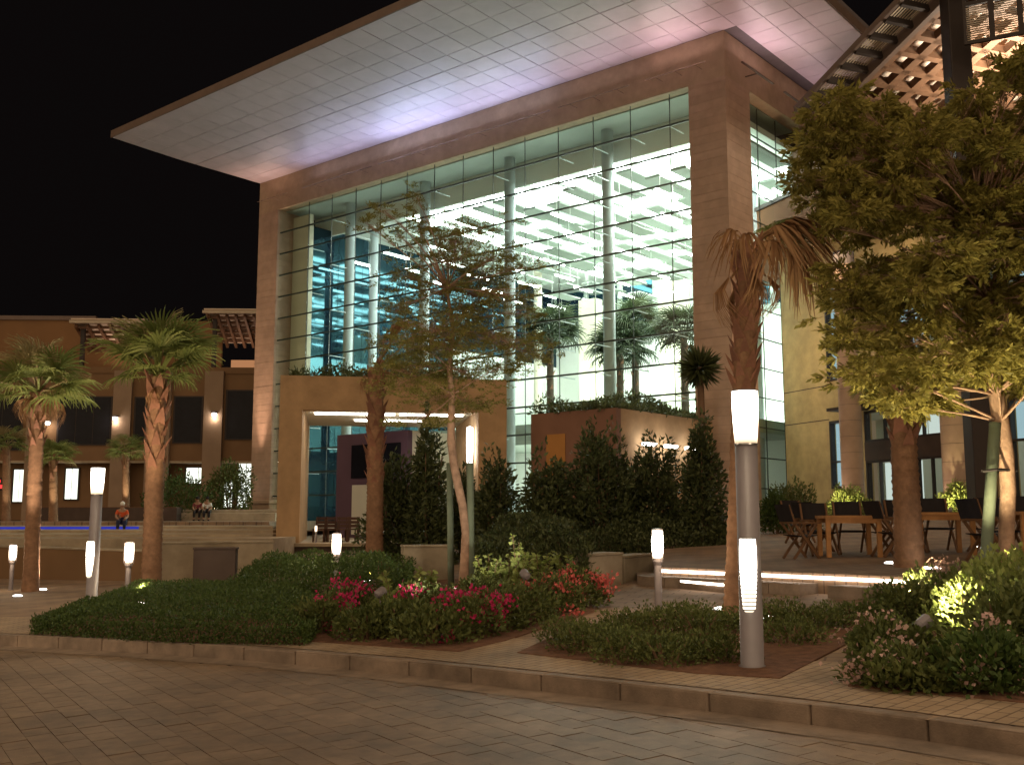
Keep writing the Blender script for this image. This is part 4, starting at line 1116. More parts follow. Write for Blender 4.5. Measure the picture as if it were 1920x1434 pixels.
# ------------------------------------------------------------------ broadleaf trees
def tree(name, label, base, trunk_pts, radii, clumps, m, bm_, nleaf, L, Wd, fork, dirbias, flat=.6, ysp=.9, group=None):
    """clumps: (world centre, rx, rz) -> sprays of small leaves joined to the trunk by limbs"""
    t = thing(name, label, 'tree', base, 0, group); b0 = Vector(base)
    tp = [Vector(p) - b0 for p in trunk_pts]
    s = MB(); s.tube(tp, radii, 12); trunk = s.build('trunk', bm_, t, smooth=True)
    br = MB(); V = []
    forks = [tp[i] for i in fork]
    for c, rx, rz in clumps:
        c = Vector(c) - b0; f0 = min(forks, key=lambda q: (q - c).length + rnd.uniform(0, .5) * (c - forks[-1]).length * .4)
        pts = limb(br, f0, c, rnd.uniform(.014, .026), .005, .14, 5, 7)
        k = max(6, int(nleaf * rx * rz * 26)); ns = max(5, k // 26)
        for q in range(ns):
            o = Vector((rnd.gauss(0, .5) * rx, rnd.gauss(0, .5) * rx * ysp, rnd.gauss(0, .45) * rz)); e = c + o
            st = pts[rnd.randint(4, 7)]
            br.tube([st, st.lerp(e, .5) + Vector((0, 0, .03)), e], [.004, .003, .0015], 3, False)
            # a spray: leaves set along a short twig
            dr = Vector((o.x, o.y, o.z * .4)) + Vector((rnd.uniform(-1, 1), rnd.uniform(-1, 1), rnd.uniform(-.5, .5))) * .35 * rx + Vector(dirbias) * rx
            dr = dr.normalized() * rnd.uniform(.22, .42) * max(.35, min(1, rx * 1.6))
            m_ = 26; tt = NR.random(m_)[:, None]
            P = np.array(e) + tt * np.array(dr) + NR.normal(size=(m_, 3)) * .028 * np.array([1, 1, flat])
            V.append(leaves(P, L, Wd, np.tile(np.array(dr.normalized()), (m_, 1)), .75))
    br.build('branches', M['twig'] if bm_ is M['bark'] else bm_, t, smooth=True)
    link('crown', quadmesh('crown', np.concatenate(V), m), t)
    return t
gt = gp(868, 1108); Y = gt.y
cl = [(783,372,13,26),(786,425,24,26),(690,422,20,20),(722,396,22,15),(745,440,14,16),(850,440,46,22),(905,428,36,18),(838,490,56,26),(925,486,42,24),(988,500,34,11),(762,520,34,26),(826,552,56,32),(900,560,56,34),(962,556,36,22),(742,585,30,22),(818,622,56,34),(892,632,56,34),(962,645,44,28),(1004,668,30,18),(718,640,26,18),(795,688,66,28),(872,700,56,28),(934,690,38,22),(760,722,56,22),(822,752,64,20),(885,760,48,16),(780,790,46,10),(1010,640,22,14),(860,590,44,28),(780,650,44,26),(900,520,44,24),(820,460,40,22),(730,690,40,18),(840,655,48,26),(985,590,28,14)]
sc_ = F / (Y * CT)
cw = []
for x, y, rx, ry in cl:
    cw.append((at(x, y, Y + rnd.uniform(-.9, .9)), rx / sc_, ry / sc_))
tree('feathery_tree', 'slender staked tree with sparse feathery crown in front of the glass hall', gt,
     [at(x, y, Y) for x, y in ((868, 1120), (871, 1060), (874, 1000), (868, 950), (858, 905), (850, 865), (846, 825), (846, 790), (848, 740), (842, 690), (850, 620), (838, 540), (800, 450))],
     [.105, .085, .08, .078, .076, .075, .075, .07, .055, .045, .035, .025, .012], cw, M['leaf_tree'], M['bark2'], 560, .062, .018, (6, 7, 8, 9, 10, 11), (.15, 0, .05))
gr = gp(1888, 1128); Y = gr.y; sc_ = F / (Y * CT)
poly = [(1520, 215), (1560, 165), (1640, 195), (1720, 215), (1790, 200), (1840, 150), (1900, 112), (2000, 90), (2120, 200), (2160, 420), (2120, 640), (1990, 735), (1880, 720), (1790, 745), (1735, 775), (1680, 770), (1650, 735), (1600, 690), (1568, 600), (1560, 500), (1530, 430), (1490, 335), (1525, 300)]
def inpoly(x, y):
    r = False; j = len(poly) - 1
    for i in range(len(poly)):
        xi, yi = poly[i]; xj, yj = poly[j]
        if (yi > y) != (yj > y) and x < (xj - xi) * (y - yi) / (yj - yi) + xi: r = not r
        j = i
    return r
cw = []; tries = 0
while len(cw) < 215 and tries < 4000:
    tries += 1; x, y = rnd.uniform(1500, 2150), rnd.uniform(95, 770)
    if inpoly(x, y) and inpoly(x - 12, y) and inpoly(x, y + 10):
        if x < 1620 and y < 330 and rnd.random() < .3: continue
        cw.append((at(x, y, Y + rnd.uniform(-1.6, 1.8)), rnd.uniform(24, 44) / sc_, rnd.uniform(14, 24) / sc_))
for x, y in ((1890, 560), (1905, 610), (1870, 640), (1915, 670), (1890, 700), (1850, 690), (1925, 720), (1860, 600), (1900, 480), (1500, 338), (1530, 300), (1545, 425), (1575, 520), (1590, 640), (1625, 715), (1660, 745), (1700, 765), (1745, 752), (1560, 180), (1600, 205)):
    cw.append((at(x, y, Y + rnd.uniform(-.6, .6)), 26 / sc_, 14 / sc_))
tree('olive_tree', 'large leafy tree with olive foliage filling the upper right corner', gr,
     [at(x, y, Y) for x, y in ((1889, 1145), (1889, 1080), (1887, 1000), (1890, 920), (1886, 850), (1876, 790), (1868, 740), (1860, 660), (1850, 560), (1840, 440), (1830, 320))],
     [.125, .10, .098, .10, .10, .105, .10, .08, .065, .05, .03], cw, M['leaf_right'], M['bark2'], 760, .105, .036, (5, 6, 7, 8, 9), (.15, 0, -.08), ysp=1.0)
def stake(label, a, c, Y, r, m):
    A, B = at(*a, Y), at(*c, Y); A.z = gz(A.x, A.y); t = thing('tree_stake', label, 'stake', A, 0, 'wooden tree stakes')
    MB().tube([(0, 0, -.05), (B - A) * .5, B - A], [r, r * 1.02, r], 10).build('pole', m, t, smooth=True)
    MB().tube([(B - A) * .985, (B - A) * 1.002], [r * 1.08, r * .7], 10).build('chamfered_top', m, t)
stake('green wooden stake just right of the slim tree trunk', (884, 1104), (881, 868), 19.0, .065, M['stake'])
stake('shaded wooden stake just left of the slim tree trunk', (846, 1100), (843, 868), 19.5, .06, M['stake'])
stake('leaning wooden stake lashed to the big right tree trunk', (1842, 1122), (1866, 792), 13.7, .075, M['stake'])
o = MB().tube([at(1842, 883, 13.62), at(1868, 880, 13.55), at(1905, 882, 13.75), at(1880, 884, 14.05), at(1842, 883, 13.62)], [.022]*5, 6).build('tie_strap', M['strap'])
tag(o, 'black strap tying the leaning stake to the right tree trunk', 'strap')

# ------------------------------------------------------------------ hedges, shrubs and flowers
hedge('clipped_hedge', 'dark clipped hedge along the sidewalk at lower left', [(62, 1189), (330, 1206), (574, 1210), (606, 1150), (560, 1118), (360, 1114), (240, 1122)], .31, 34000, .05, .02, M['leaf_hedge'])
hedge('shrub_hedge', 'loose dark shrub hedge behind the clipped hedge before the pale wall', [(430, 1120), (600, 1138), (760, 1120), (770, 1092), (640, 1085), (480, 1098)], .58, 14000, .07, .03, M['leaf_hedge'], ragged=.28, round_=.5)
hedge('dark_hedge', 'dark hedge row between the slim tree and the pale wall block', [(900, 1104), (1100, 1104), (1110, 1072), (1000, 1066), (895, 1072)], 1.05, 12000, .11, .045, M['leaf_dark'], ragged=.15, round_=.5)
hedge('dark_hedge', 'dark hedge behind the bollard left of the palm', [(1110, 1062), (1350, 1046), (1360, 1028), (1120, 1040)], .85, 9000, .12, .05, M['leaf_dark'], ragged=.2, round_=.6)
def shrub(lab, px, py, top, hw, Y, n, cone=.3, m='leaf_dark', L=.17, Wd=.065, name='oleander_shrub', grp='tall dark shrubs before the hall', lump=.3, ydeep=None):
    b_ = at(px, py, Y); s_ = Y * CT / F; bz_ = min(b_.z, gz(b_.x, b_.y)); h_ = at(px, top, Y).z - bz_
    return bush(name, lab, 'shrub', (b_.x, b_.y, bz_), hw * s_ * 1.1, ydeep or hw * s_, h_, int(n * 1.5), L, Wd, M[m], grp, cone * .8, lump=lump, up=.15)
shrub('pointed dark shrub in the portal opening', 800, 1010, 800, 52, 27, 3600, .75)
shrub('broad dark shrub right of the slim palm trunk', 740, 1010, 868, 52, 27.5, 2800, .35)
shrub('dark shrub behind the slim tree trunk', 868, 1005, 892, 36, 28, 1700, .3)
shrub('dark shrub at the portal right leg', 930, 1005, 868, 44, 27, 2400, .3)
shrub('rounded dark shrub left of the maroon pavilion', 1030, 1015, 872, 56, 26, 3000, .2)
shrub('tallest dark shrub before the maroon pavilion', 1125, 1015, 818, 74, 26, 4200, .2)
shrub('wide dark shrub before the brown pavilion wall', 1228, 1010, 842, 64, 26.5, 3200, .2)
shrub('tall narrow dark shrub beside the corner pier', 1318, 1010, 800, 40, 25, 2600, .35)
bush('frangipani', 'low dark bush below the pavilion shrubs', 'shrub', gp(1075, 1040), .9, .7, 1.3, 1600, .2, .07, M['leaf_dark'], None, 0)
# roof planting
def roofplant(lab, f, x0, x1, y0, y1, z, h, n, m='leaf_dark'):
    t = thing('roof_planting', lab, 'shrubs', f.w((x0+x1)/2, (y0+y1)/2, z), f.a)
    X = NR.uniform([-(x1-x0)/2, -(y1-y0)/2], [(x1-x0)/2, (y1-y0)/2], (n, 2))
    hh = h * (.55 + .45 * np.sin(X[:, 0]*1.1 + 1) * np.cos(X[:, 1]*.8) + .2*np.sin(X[:, 0]*3.1)) * np.minimum(1, ((x1-x0)/2 - np.abs(X[:, 0])) / .8 + .25)
    P = np.stack([X[:, 0], X[:, 1], NR.random(n) * np.maximum(hh, .08)], 1)
    link('foliage', quadmesh('foliage', leaves(P, .22, .07, np.tile([0, 0, .7], (n, 1)), 1.0), M[m]), t)
roofplant('dark planting along the roof of the entrance portal', PF, .3, xr - 1.2, .2, 4.5, zt, .75, 5000)
roofplant('dark planting spilling over the maroon pavilion roof', VF, -3.9, .1, -.1, 6.8, vc.z - .02, .8, 6000)
# flower bed: bougainvillea bushes, each its own
fl = [(600, 1185, .42, 'flower', 'magenta bougainvillea at the left corner of the flower bed'), (655, 1160, .45, 'flower', 'magenta bougainvillea beside the hedge end'), (690, 1196, .36, None, 'low green bush at the front of the flower bed'),
      (750, 1190, .42, None, 'olive green bush below the brightly lit white plant'), (800, 1165, .50, 'flower', 'bougainvillea behind the flower bed centre'), (815, 1205, .40, None, 'dark green bush at the flower bed front centre'),
      (875, 1195, .46, 'flower', 'brightest magenta bougainvillea at the flower bed front'), (935, 1180, .46, 'flower', 'magenta bougainvillea beside the paved path'), (985, 1168, .46, None, 'fresh green bush beside the paved path'),
      (1035, 1150, .50, 'flowerpink', 'coral flowered bush near the right end of the bed'), (1085, 1138, .55, 'flowerpink', 'coral flowered bush at the right tip of the bed'), (900, 1150, .52, None, 'tall green bush behind the slim tree foot')]
for x, y, h_, fm, lab in fl:
    g = gp(x, y); bush('bougainvillea' if fm else 'garden_bush', lab, 'shrub', g, .46, .42, h_, 1500, .075, .035, M['leaf_bed'], 'bushes in the flower bed', 0, 320 if fm else 0, M[fm] if fm else None, .055)
# upright variegated plants catching the garden lights
def upright(lab, px, py, h_, n=7, m='leaf_lime', L=.10):
    g = gp(px, py); t = thing('variegated_plant', lab, 'plant', g, 0, 'pale upright plants in the flower bed'); s = MB(); V = []
    for k in range(n):
        a = rnd.uniform(0, 6.28); r = rnd.uniform(.02, .16); e = Vector((math.cos(a)*r*1.5, math.sin(a)*r*1.5, h_*rnd.uniform(.6, 1.05)))
        s.tube([(math.cos(a)*r*.4, math.sin(a)*r*.4, -.03), e * .55, e], [.01, .008, .004], 5)
        mm = 48; tt = (.25 + .75 * NR.random(mm))[:, None]; P = np.array(e) * tt
        D = unit(NR.normal(size=(mm, 3))) * [1, 1, .3] + [0, 0, .15]
        V.append(leaves(P, L, L * .55, D, .2))
    s.build('stems', M['twig'], t); link('foliage', quadmesh('foliage', np.concatenate(V), M[m]), t)
for x, y, h_, lab in ((742, 1160, .55, 'pale plant lit white at the left of the flower bed'), (715, 1170, .35, 'small pale plant glowing beside the flower bed spotlight'), (800, 1140, .48, 'lime plant left of the slim tree foot'), (915, 1130, .6, 'lime plant just right of the slim tree stake'), (950, 1128, .62, 'lime plant glowing in the middle of the bed'), (975, 1132, .85, 'tallest pale stem with big white lit leaves'), (1015, 1118, .55, 'lime plant toward the right end of the bed'), (1065, 1112, .55, 'lime plant behind the coral flowers')):
    upright(lab, x, y, h_ * 1.2)
# low shrubs in the middle bed
mid = [(1060, 1205), (1095, 1222), (1140, 1212), (1165, 1240), (1205, 1225), (1250, 1245), (1290, 1232), (1240, 1190), (1180, 1180), (1310, 1195), (1345, 1240), (1350, 1185), (1290, 1170), (1480, 1205), (1530, 1180), (1590, 1170), (1465, 1178), (1420, 1172)]
names_ = ['at the left tip', 'by the sidewalk at the left', 'in the second row at the left', 'at the sidewalk edge, third from the left', 'in the middle left', 'at the sidewalk edge left of the lamp', 'just left of the lamp foot', 'in the back row, left of centre', 'in the back row at the left', 'in the middle behind the lamp', 'touching the lamp foot', 'behind the lamp near the palm', 'at the back by the palm', 'right of the lamp, nearest the path', 'right of the lamp, second back', 'at the far right corner', 'right of the lamp against the plaza', 'right behind the lamp post']
for (x, y), nm in zip(mid, names_):
    g = gp(x, y); bush('groundcover_shrub', 'low green shrub in the lamp bed ' + nm, 'shrub', g, rnd.uniform(.30, .42), rnd.uniform(.28, .4), rnd.uniform(.2, .32), 1100, .045, .022, M['leaf_bed'], 'low shrubs round the tall lamp', lump=.35)
# right bed
rbp = [(1700, 1172, .45, .45, 'leaf_bed', None, 'grey green bush at the back left of the right bed'), (1780, 1160, .55, .55, 'leaf_bed', 'flowerpale', 'bush with pale flowers behind the garden spotlight'), (1665, 1240, .36, .34, 'leaf_bed', 'flowerpale', 'pink flowered bush at the left tip of the right bed'), (1690, 1285, .4, .28, 'leaf_bed', 'flowerpale', 'low pink flowered bush at the front of the right bed'),
       (1785, 1290, .36, .26, 'leaf_bed', 'flowerpale', 'pink flowered bush before the garden spotlight'), (1835, 1222, .45, .66, 'leaf_lime', None, 'yellow lit bush glowing behind the garden spotlight'), (1880, 1195, .5, .8, 'leaf_lime', None, 'tall yellow green bush right of the spotlight'), (1860, 1290, .45, .4, 'leaf_hedge', 'flowerpale', 'dark bush with a pink bloom at the front right'), (1915, 1255, .55, .7, 'leaf_bed', None, 'deep green bush at the right frame edge'), (1905, 1160, .5, .7, 'leaf_lime', None, 'lime bush at the foot of the big right tree'), (1980, 1240, .6, .7, 'leaf_bed', None, 'green bush just beyond the right frame edge')]
for x, y, r_, h_, lm_, fm, lab in rbp:
    g = gp(x, y); bush('garden_bush', lab, 'shrub', g, r_, r_, h_, 2200, .075, .038, M[lm_], 'bushes in the right bed', 0, 300 if fm else 0, M[fm] if fm else None, .042, lump=.3)
# bushes along the terrace and the far court
for px, py, top, hw, Y, m_, lab in ((1490, 990, 905, 46, 30, 'leaf_bed', 'green bush against the ochre wall left of the tables'), (1590, 955, 915, 40, 36, 'leaf_lime', 'bush lit yellow at the foot of the near round column'), (1800, 950, 908, 38, 34, 'leaf_lime', 'bush lit yellow at the foot of the wide round column'),
                                   (330, 975, 888, 70, 58, 'leaf_hedge', 'big round bush behind the two seated people'), (430, 960, 868, 45, 60, 'leaf_bed', 'airy bush beside the left stone pier'), (1455, 1000, 925, 30, 29, 'leaf_hedge', 'dark bush beside the tall lamp')):
    b_ = at(px, py, Y); s_ = Y * CT / F; z0 = min(b_.z, gz(b_.x, b_.y) + TE) if Y < 50 else b_.z
    bush('terrace_bush', lab, 'shrub', (b_.x, b_.y, z0), hw * s_, hw * s_ * .8, at(px, top, Y).z - z0, 2600, .12 * Y / 34, .05 * Y / 34, M[m_], 'bushes along the terraces')
b_ = at(190, 978, 56)
t = thing('planter_box', 'dark low planter box behind the orange clad person', 'planter', b_)
MB().box(-3.6, 4.0, 0, 1.0, -.3, .75).build('box', M['darkstone'], t); MB().box(-3.5, 3.9, .1, .9, .751, .78).build('soil', M['soil'], t)
t = thing('stone_bench', 'long pale stone bench with two people sitting on it', 'bench', at(398, 976, 57), .06)
MB().box(-2.4, 3.4, -.1, .5, -.35, .42).build('seat_block', M['concrete'], t, bevel=.03); MB().box(-2.4, 3.4, .51, .75, -.35, .6).build('back_block', M['concrete'], t, bevel=.03)
BENCH = at(398, 976, 57)

# ------------------------------------------------------------------ lamps
def column_lamp(label, base, k=1.0, power=48):
    t = thing('column_lamp', label, 'street lamp', base, 0, 'tall column lamps along the kerb')
    MB().lathe([(.125*k, -.02), (.125*k, .015), (.106*k, .02), (.104*k, 2.03*k)], 28).build('post', M['metal'], t, smooth=False)
    for p in t.children[-1].data.polygons: p.use_smooth = len(p.vertices) == 4
    o = MB().lathe([(.104*k, 2.045*k), (.109*k, 2.13*k), (.119*k, 2.32*k), (.122*k, 2.46*k), (.121*k, 2.535*k)], 28).build('lamp_head', M['lamp'], t, smooth=True)
    MB().lathe([(.11*k, 2.03*k), (.11*k, 2.044*k)], 28).build('collar', M['chrome'], o)
    MB().lathe([(.124*k, 2.536*k), (.124*k, 2.55*k)], 28).build('cap', M['metal'], o)
    prof = [(.04, .50), (.058, .53), (.066, .66), (.074, .80), (.078, .95), (.076, 1.08), (.07, 1.16)]
    L2 = MB().lathe([(r*k, z*k) for r, z in prof], 20, (-.03*k, -.075*k)).build('lower_lens', M['lens'], t, smooth=True)
    for j in range(11):
        z = (.52 + j * .036) * k; r = np.interp(z / k, [q[1] for q in prof], [q[0] for q in prof]) * k + .002
        MB().lathe([(r, z - .005), (r + .003, z), (r, z + .005)], 20, (-.03*k, -.075*k)).build('louvre_ring', M['pframe'], L2)
    MB().lathe([(.072*k, 1.161*k), (.072*k, 1.175*k)], 20, (-.03*k, -.075*k)).build('lens_cap', M['chrome'], L2)
    light('POINT', (0, 0, 2.75*k), power, (1.0, .78, .52), t, 'head_light', None, .15)
    return t
column_lamp('tall grey column lamp standing in the planting bed nearest the camera', gp(1411, 1250))
column_lamp('tall grey column lamp between the two left palms', gp(171, 1133))
def bollard(label, base, k=1.0, power=17):
    t = thing('bollard_lamp', label, 'bollard', base, 0, 'bollard lamps on the plaza')
    MB().lathe([(.075*k, -.02), (.075*k, .01), (.052*k, .015), (.05*k, .62*k), (.075*k, .67*k), (.075*k, .715*k), (.06*k, .72*k)], 20).build('post', M['metal'], t)
    o = MB().lathe([(.06*k, .725*k), (.078*k, .80*k), (.082*k, .95*k), (.072*k, 1.09*k)], 20).build('lamp_head', M['lampsoft'], t, smooth=True)
    MB().lathe([(.078*k, 1.091*k), (.078*k, 1.115*k), (.03*k, 1.125*k)], 20).build('cap', M['metal'], o)
    for j in range(4):
        a = j * PI / 2 + .5; c, s_ = math.cos(a) * .088 * k, math.sin(a) * .088 * k
        MB().box(c - .004, c + .004, s_ - .004, s_ + .004, .715*k, 1.10*k).build('guard_rod', M['metal'], o)
    light('POINT', (.02, -.25, .92*k), power, (1.0, .76, .48), t, 'bollard_light', None, .1)
bollard('bollard lamp standing alone before the glowing steps', gp(1235, 1146))
bollard('bollard lamp at the far left edge beside the bushy palm', gp(20, 1106), .95)
bollard('bollard lamp between the left column lamp and the upright palm', gp(238, 1126), 1.0)
bollard('bollard lamp rising from the shrub hedge before the dark plinth', gp(629, 1112), 1.0)
bq = at(592, 1010, 37.6); bollard('small bollard lamp inside the portal opening at its left', (bq.x, bq.y, zf), .55, 4)
def ground_light(label, p, power=6, aim=(0, .1, 1), col=(1.0, .80, .58), r=.09, spot=75, to=None):
    if to is not None: aim = to - Vector(p)
    t = thing('ground_light', label, 'ground light', p, 0, 'round lights set flush in the paving')
    MB().lathe([(r + .03, 0), (r + .03, .012), (r, .014)], 20).build('trim_ring', M['chrome'], t)
    MB().lathe([(r, .016), (r * .9, .030), (r * .4, .04)], 20).build('lens', M['lampwhite'], t)
    light('SPOT', (0, 0, .08), power, col, t, 'up_light', aim, .05, spot, .7)
ground_light('flush ground light in front of the bushy left palm', gp(33, 1118), 900, spot=46, to=at(60, 690, g1.y))
ground_light('flush ground light right of the bushy left palm', gp(80, 1106), 700, spot=46, to=at(85, 720, g1.y))
ground_light('flush ground light left of the palm behind the tall lamp', gp(1351, 1143), 60, (.15, .25, 1), (1.0, .62, .34), spot=60)
ground_light('flush ground light at the bed edge right of the tall lamp', gp(1437, 1159), 16, (.4, .6, 1))
ground_light('flush ground light right of the tall lamp near the steps', gp(1434, 1096), 8)
ground_light('flush ground light left of the stout terrace palm', gp(1673, 1057, TE), 60, (.3, .1, 1), (1.0, .66, .36), .12, 60)
ground_light('flush ground light right of the stout terrace palm', gp(1747, 1067, TE), 40, (-.25, -.1, 1), (1.0, .66, .36), .13, 60)
ground_light('flush ground light between the tables and the leaning stake', gp(1829, 1028, TE), 20, (.2, -.3, 1), r=.12)
ground_light('flush ground light at the right frame edge behind the tree', gp(1905, 1036, TE), 30, (0, -.5, 1), r=.11)
ground_light('flush ground light hidden in hedge at the upright palm foot', gp(262, 1132), 950, (0, 0, 1), (1.0, .74, .44), spot=44, to=at(300, 680, g2.y))
ground_light('flush ground light before the slim palm at the portal', gp(690, 1090), 260, (0, 0, 1), (1.0, .58, .30), spot=44, to=at(706, 760, g3.y))
ground_light('small flush ground light on the far terrace by the hall', at(404, 954, 62), 4)
ground_light('small flush ground light on the far terrace left of the stone pier', at(429, 956, 62), 4)
def garden_spot(label, p, aim, power, col=(1.0, .86, .52), spot=70, h=.2):
    t = thing('garden_spotlight', label, 'spotlight', p, 0, 'spotlights in the beds'); a = Vector(aim).normalized(); c = Vector((0, 0, h))
    MB().tube([(0, 0, -.05), c], [.012, .012], 6).build('spike', M['metal'], t)
    MB().tube([c - a * .09, c - a * .05, c + a * .06], [.03, .06, .065], 14).build('housing', M['metal'], t)
    MB().tube([c + a * .061, c + a * .066], [.055, .055], 14).build('lens', M['lampwhite'], t)
    light('SPOT', c + a * .10, power, col, t, 'garden_light', a, .04, spot, .5)
garden_spot('grey garden spotlight shining into the yellow bush of the right bed', gp(1735, 1240), (.62, .3, .35), 260, (1.0, .86, .5), 90, .34)
garden_spot('garden spotlight among the pale plants of the flower bed', gp(712, 1186), (.35, .6, .25), 85, (1.0, .95, .78), 60, .5)
garden_spot('garden spotlight near the tallest pale stem', gp(985, 1152), (-.25, .6, .25), 130, (1.0, .95, .78), 60, .55)
garden_spot('garden spotlight under the hedge behind the bollard', gp(1140, 1068), (.1, .3, .9), 40, (.9, 1.0, .6))
garden_spot('garden spotlight at the foot of the slim staked tree', gp(850, 1135), (.05, .2, 1), 170, (1.0, .72, .42), 75)
garden_spot('garden spotlight at the foot of the big right tree', gp(1850, 1150), (.12, .12, 1), 420, (1.0, .82, .46), 95)
garden_spot('garden spotlight on the plaza side of the big right tree', gp(1700, 1165), (.28, .02, 1), 480, (1.0, .80, .45), 85)
for px, py, Y, lab in ((1572, 968, 35.0, 'garden spotlight lighting the bush at the near round column'), (1782, 962, 33.0, 'garden spotlight lighting the bush at the wide round column')):
    p = at(px, py, Y); p.z = gz(p.x, p.y) + TE; garden_spot(lab, p, (.4, .8, .55), 130, (1.0, .84, .42), 80, .3)
# uplights at the stone piers
def pier_up(label, x, y, z, power, aim, spot=35):
    p = H.w(x, y, z); t = thing('pier_uplight', label, 'uplight', p, H.a, 'uplights at the stone piers')
    MB().lathe([(.12, -.02), (.14, .14), (.10, .16)], 12).build('housing', M['metal'], t); MB().lathe([(.09, .161), (.09, .168)], 12).build('lens', M['lampwhite'], t)
    light('SPOT', (0, 0, .2), power, (1.0, .66, .46), t, 'up_light', aim, .05, spot, .9)
pier_up('uplight at the foot of the far stone pier', XL + .95, -.75, 2.72, 4200, (0, .055, 1), 24)
pier_up('second uplight washing the front of the far stone pier', XL + .4, -2.5, 1.8, 1200, (.05, .2, 1), 50)
pier_up('uplight at the foot of the near corner pier', -.9, -2.0, 1.8, 5000, (0, .12, 1), 40)
pier_up('uplight at the side of the near corner pier', 1.8, 1.1, 1.9, 2600, (-.13, 0, 1), 40)
# the street lamps standing along the road beside and behind the camera
for p, lab in ((Vector((5.6, 4.2, 0)), 'column lamp on the kerb beside the camera outside the frame'), (Vector((-9.5, 12.2, 0)), 'column lamp on the kerb beyond the left frame edge')):
    p.z = gz(p.x, p.y); column_lamp(lab, p, 1.0, 190)

# ------------------------------------------------------------------ terrace furniture
def table(label, p, rz, L_=1.0, D_=.85):
    t = thing('garden_table', label, 'table', p, rz, 'teak tables on the dining terrace')
    top = MB()
    tp_ = MB().box(-L_/2, L_/2, -D_/2, D_/2, .685, .70).build('tabletop', M['teak'], t)
    for k in range(7):
        y0 = -D_/2 + D_ * k / 7; MB().box(-L_/2, L_/2, y0 + .004, y0 + D_/7 - .004, .701, .735).build('slat', M['teak'], tp_)
    MB().box(-L_/2 + .06, L_/2 - .06, -D_/2 + .03, -D_/2 + .055, .60, .684).box(-L_/2 + .06, L_/2 - .06, D_/2 - .055, D_/2 - .03, .60, .684).build('apron', M['teak'], t)
    for sx in (-1, 1):
        for sy in (-1, 1):
            x, y = sx * (L_/2 - .06), sy * (D_/2 - .06); MB().box(x - .04, x + .04, y - .04, y + .04, 0, .684).build('leg', M['teak'], t, bevel=.006)
    return t
tp1 = gp(1607, 1046, TE) + Vector((0, .4, 0)); tp2 = gp(1782, 1042, TE) + Vector((0, .4, 0)); tp3 = gp(1985, 1050, TE) + Vector((0, .4, 0))
TL = [(tp1, 'teak table left of the stout terrace palm'), (tp2, 'teak table right of the stout terrace palm'), (tp3, 'teak table at the right edge behind the big tree')]
for p, lab in TL:
    p.z = gz(p.x, p.y) + TE; table(lab, p, -.08)
def dchair():
    t = thing('folding_chair', '', 'chair', (0, 0, 0), 0, 'black folding chairs on the dining terrace')
    for s in (-1, 1):
        x = s * .25
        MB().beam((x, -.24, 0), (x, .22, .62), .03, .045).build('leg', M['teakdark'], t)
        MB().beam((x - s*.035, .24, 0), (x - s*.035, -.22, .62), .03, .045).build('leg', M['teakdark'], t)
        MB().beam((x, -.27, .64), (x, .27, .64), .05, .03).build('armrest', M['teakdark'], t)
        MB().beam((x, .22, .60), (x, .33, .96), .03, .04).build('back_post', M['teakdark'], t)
    b = MB()
    for k in range(6):
        y0 = -.22 + k * .073
        z0 = .43 - .03 * math.sin(PI * k / 6); z1 = .43 - .03 * math.sin(PI * (k + 1) / 6); n = len(b.v)
        b.v += [(-.235, y0, z0), (.235, y0, z0), (.235, y0 + .073, z1), (-.235, y0 + .073, z1), (-.235, y0, z0 - .012), (.235, y0, z0 - .012), (.235, y0 + .073, z1 - .012), (-.235, y0 + .073, z1 - .012)]
        b.f += [(n, n+1, n+2, n+3), (n+4, n+7, n+6, n+5), (n, n+4, n+5, n+1), (n+2, n+6, n+7, n+3), (n+1, n+5, n+6, n+2), (n+3, n+7, n+4, n)]
    b.build('seat', M['black'], t)
    b = MB()
    for k in range(5):
        x0 = -.27 + k * .108; y0 = .29 + .03 * math.sin(PI * k / 5); y1 = .29 + .03 * math.sin(PI * (k + 1) / 5); n = len(b.v)
        b.v += [(x0, y0 - .04, .66), (x0 + .108, y1 - .04, .66), (x0 + .108, y1 + .05, .97), (x0, y0 + .05, .97), (x0, y0 - .02, .66), (x0 + .108, y1 - .02, .66), (x0 + .108, y1 + .07, .97), (x0, y0 + .07, .97)]
        b.f += [(n, n+1, n+2, n+3), (n+4, n+7, n+6, n+5), (n, n+4, n+5, n+1), (n+2, n+6, n+7, n+3), (n+1, n+5, n+6, n+2), (n+3, n+7, n+4, n)]
    b.build('backrest', M['black'], t)
    return t
dc = None
spots = []
for (p, lab), wh in zip(TL, ('the left teak table', 'the right teak table', 'the teak table at the right edge')):
    for dx, dy, rz, nm in ((-.85, .1, PI/2 + .2, 'at the left end of'), (.85, .15, -PI/2 - .15, 'at the right end of'), (-.28, .8, .1, 'behind the left half of'), (.32, .85, -.1, 'behind the right half of')):
        spots.append((p + Vector((dx, dy, 0)), rz, 'black fabric folding chair ' + nm + ' ' + wh))
q = gp(1530, 1035, TE); spots.append((q, PI/2 + .5, 'black fabric folding chair standing apart at the far left of the tables'))
q = gp(1500, 1018, TE); spots.append((q, .4, 'black fabric folding chair beside the green bush at the wall'))
for p, rz, lab in spots:
    p = Vector((p.x, p.y, gz(p.x, p.y) + TE))
    if dc is None: dc = dchair(); dc.location = p; dc.rotation_euler = (0, 0, rz); dc['label'] = lab
    else: dup(dc, p, rz, lab)
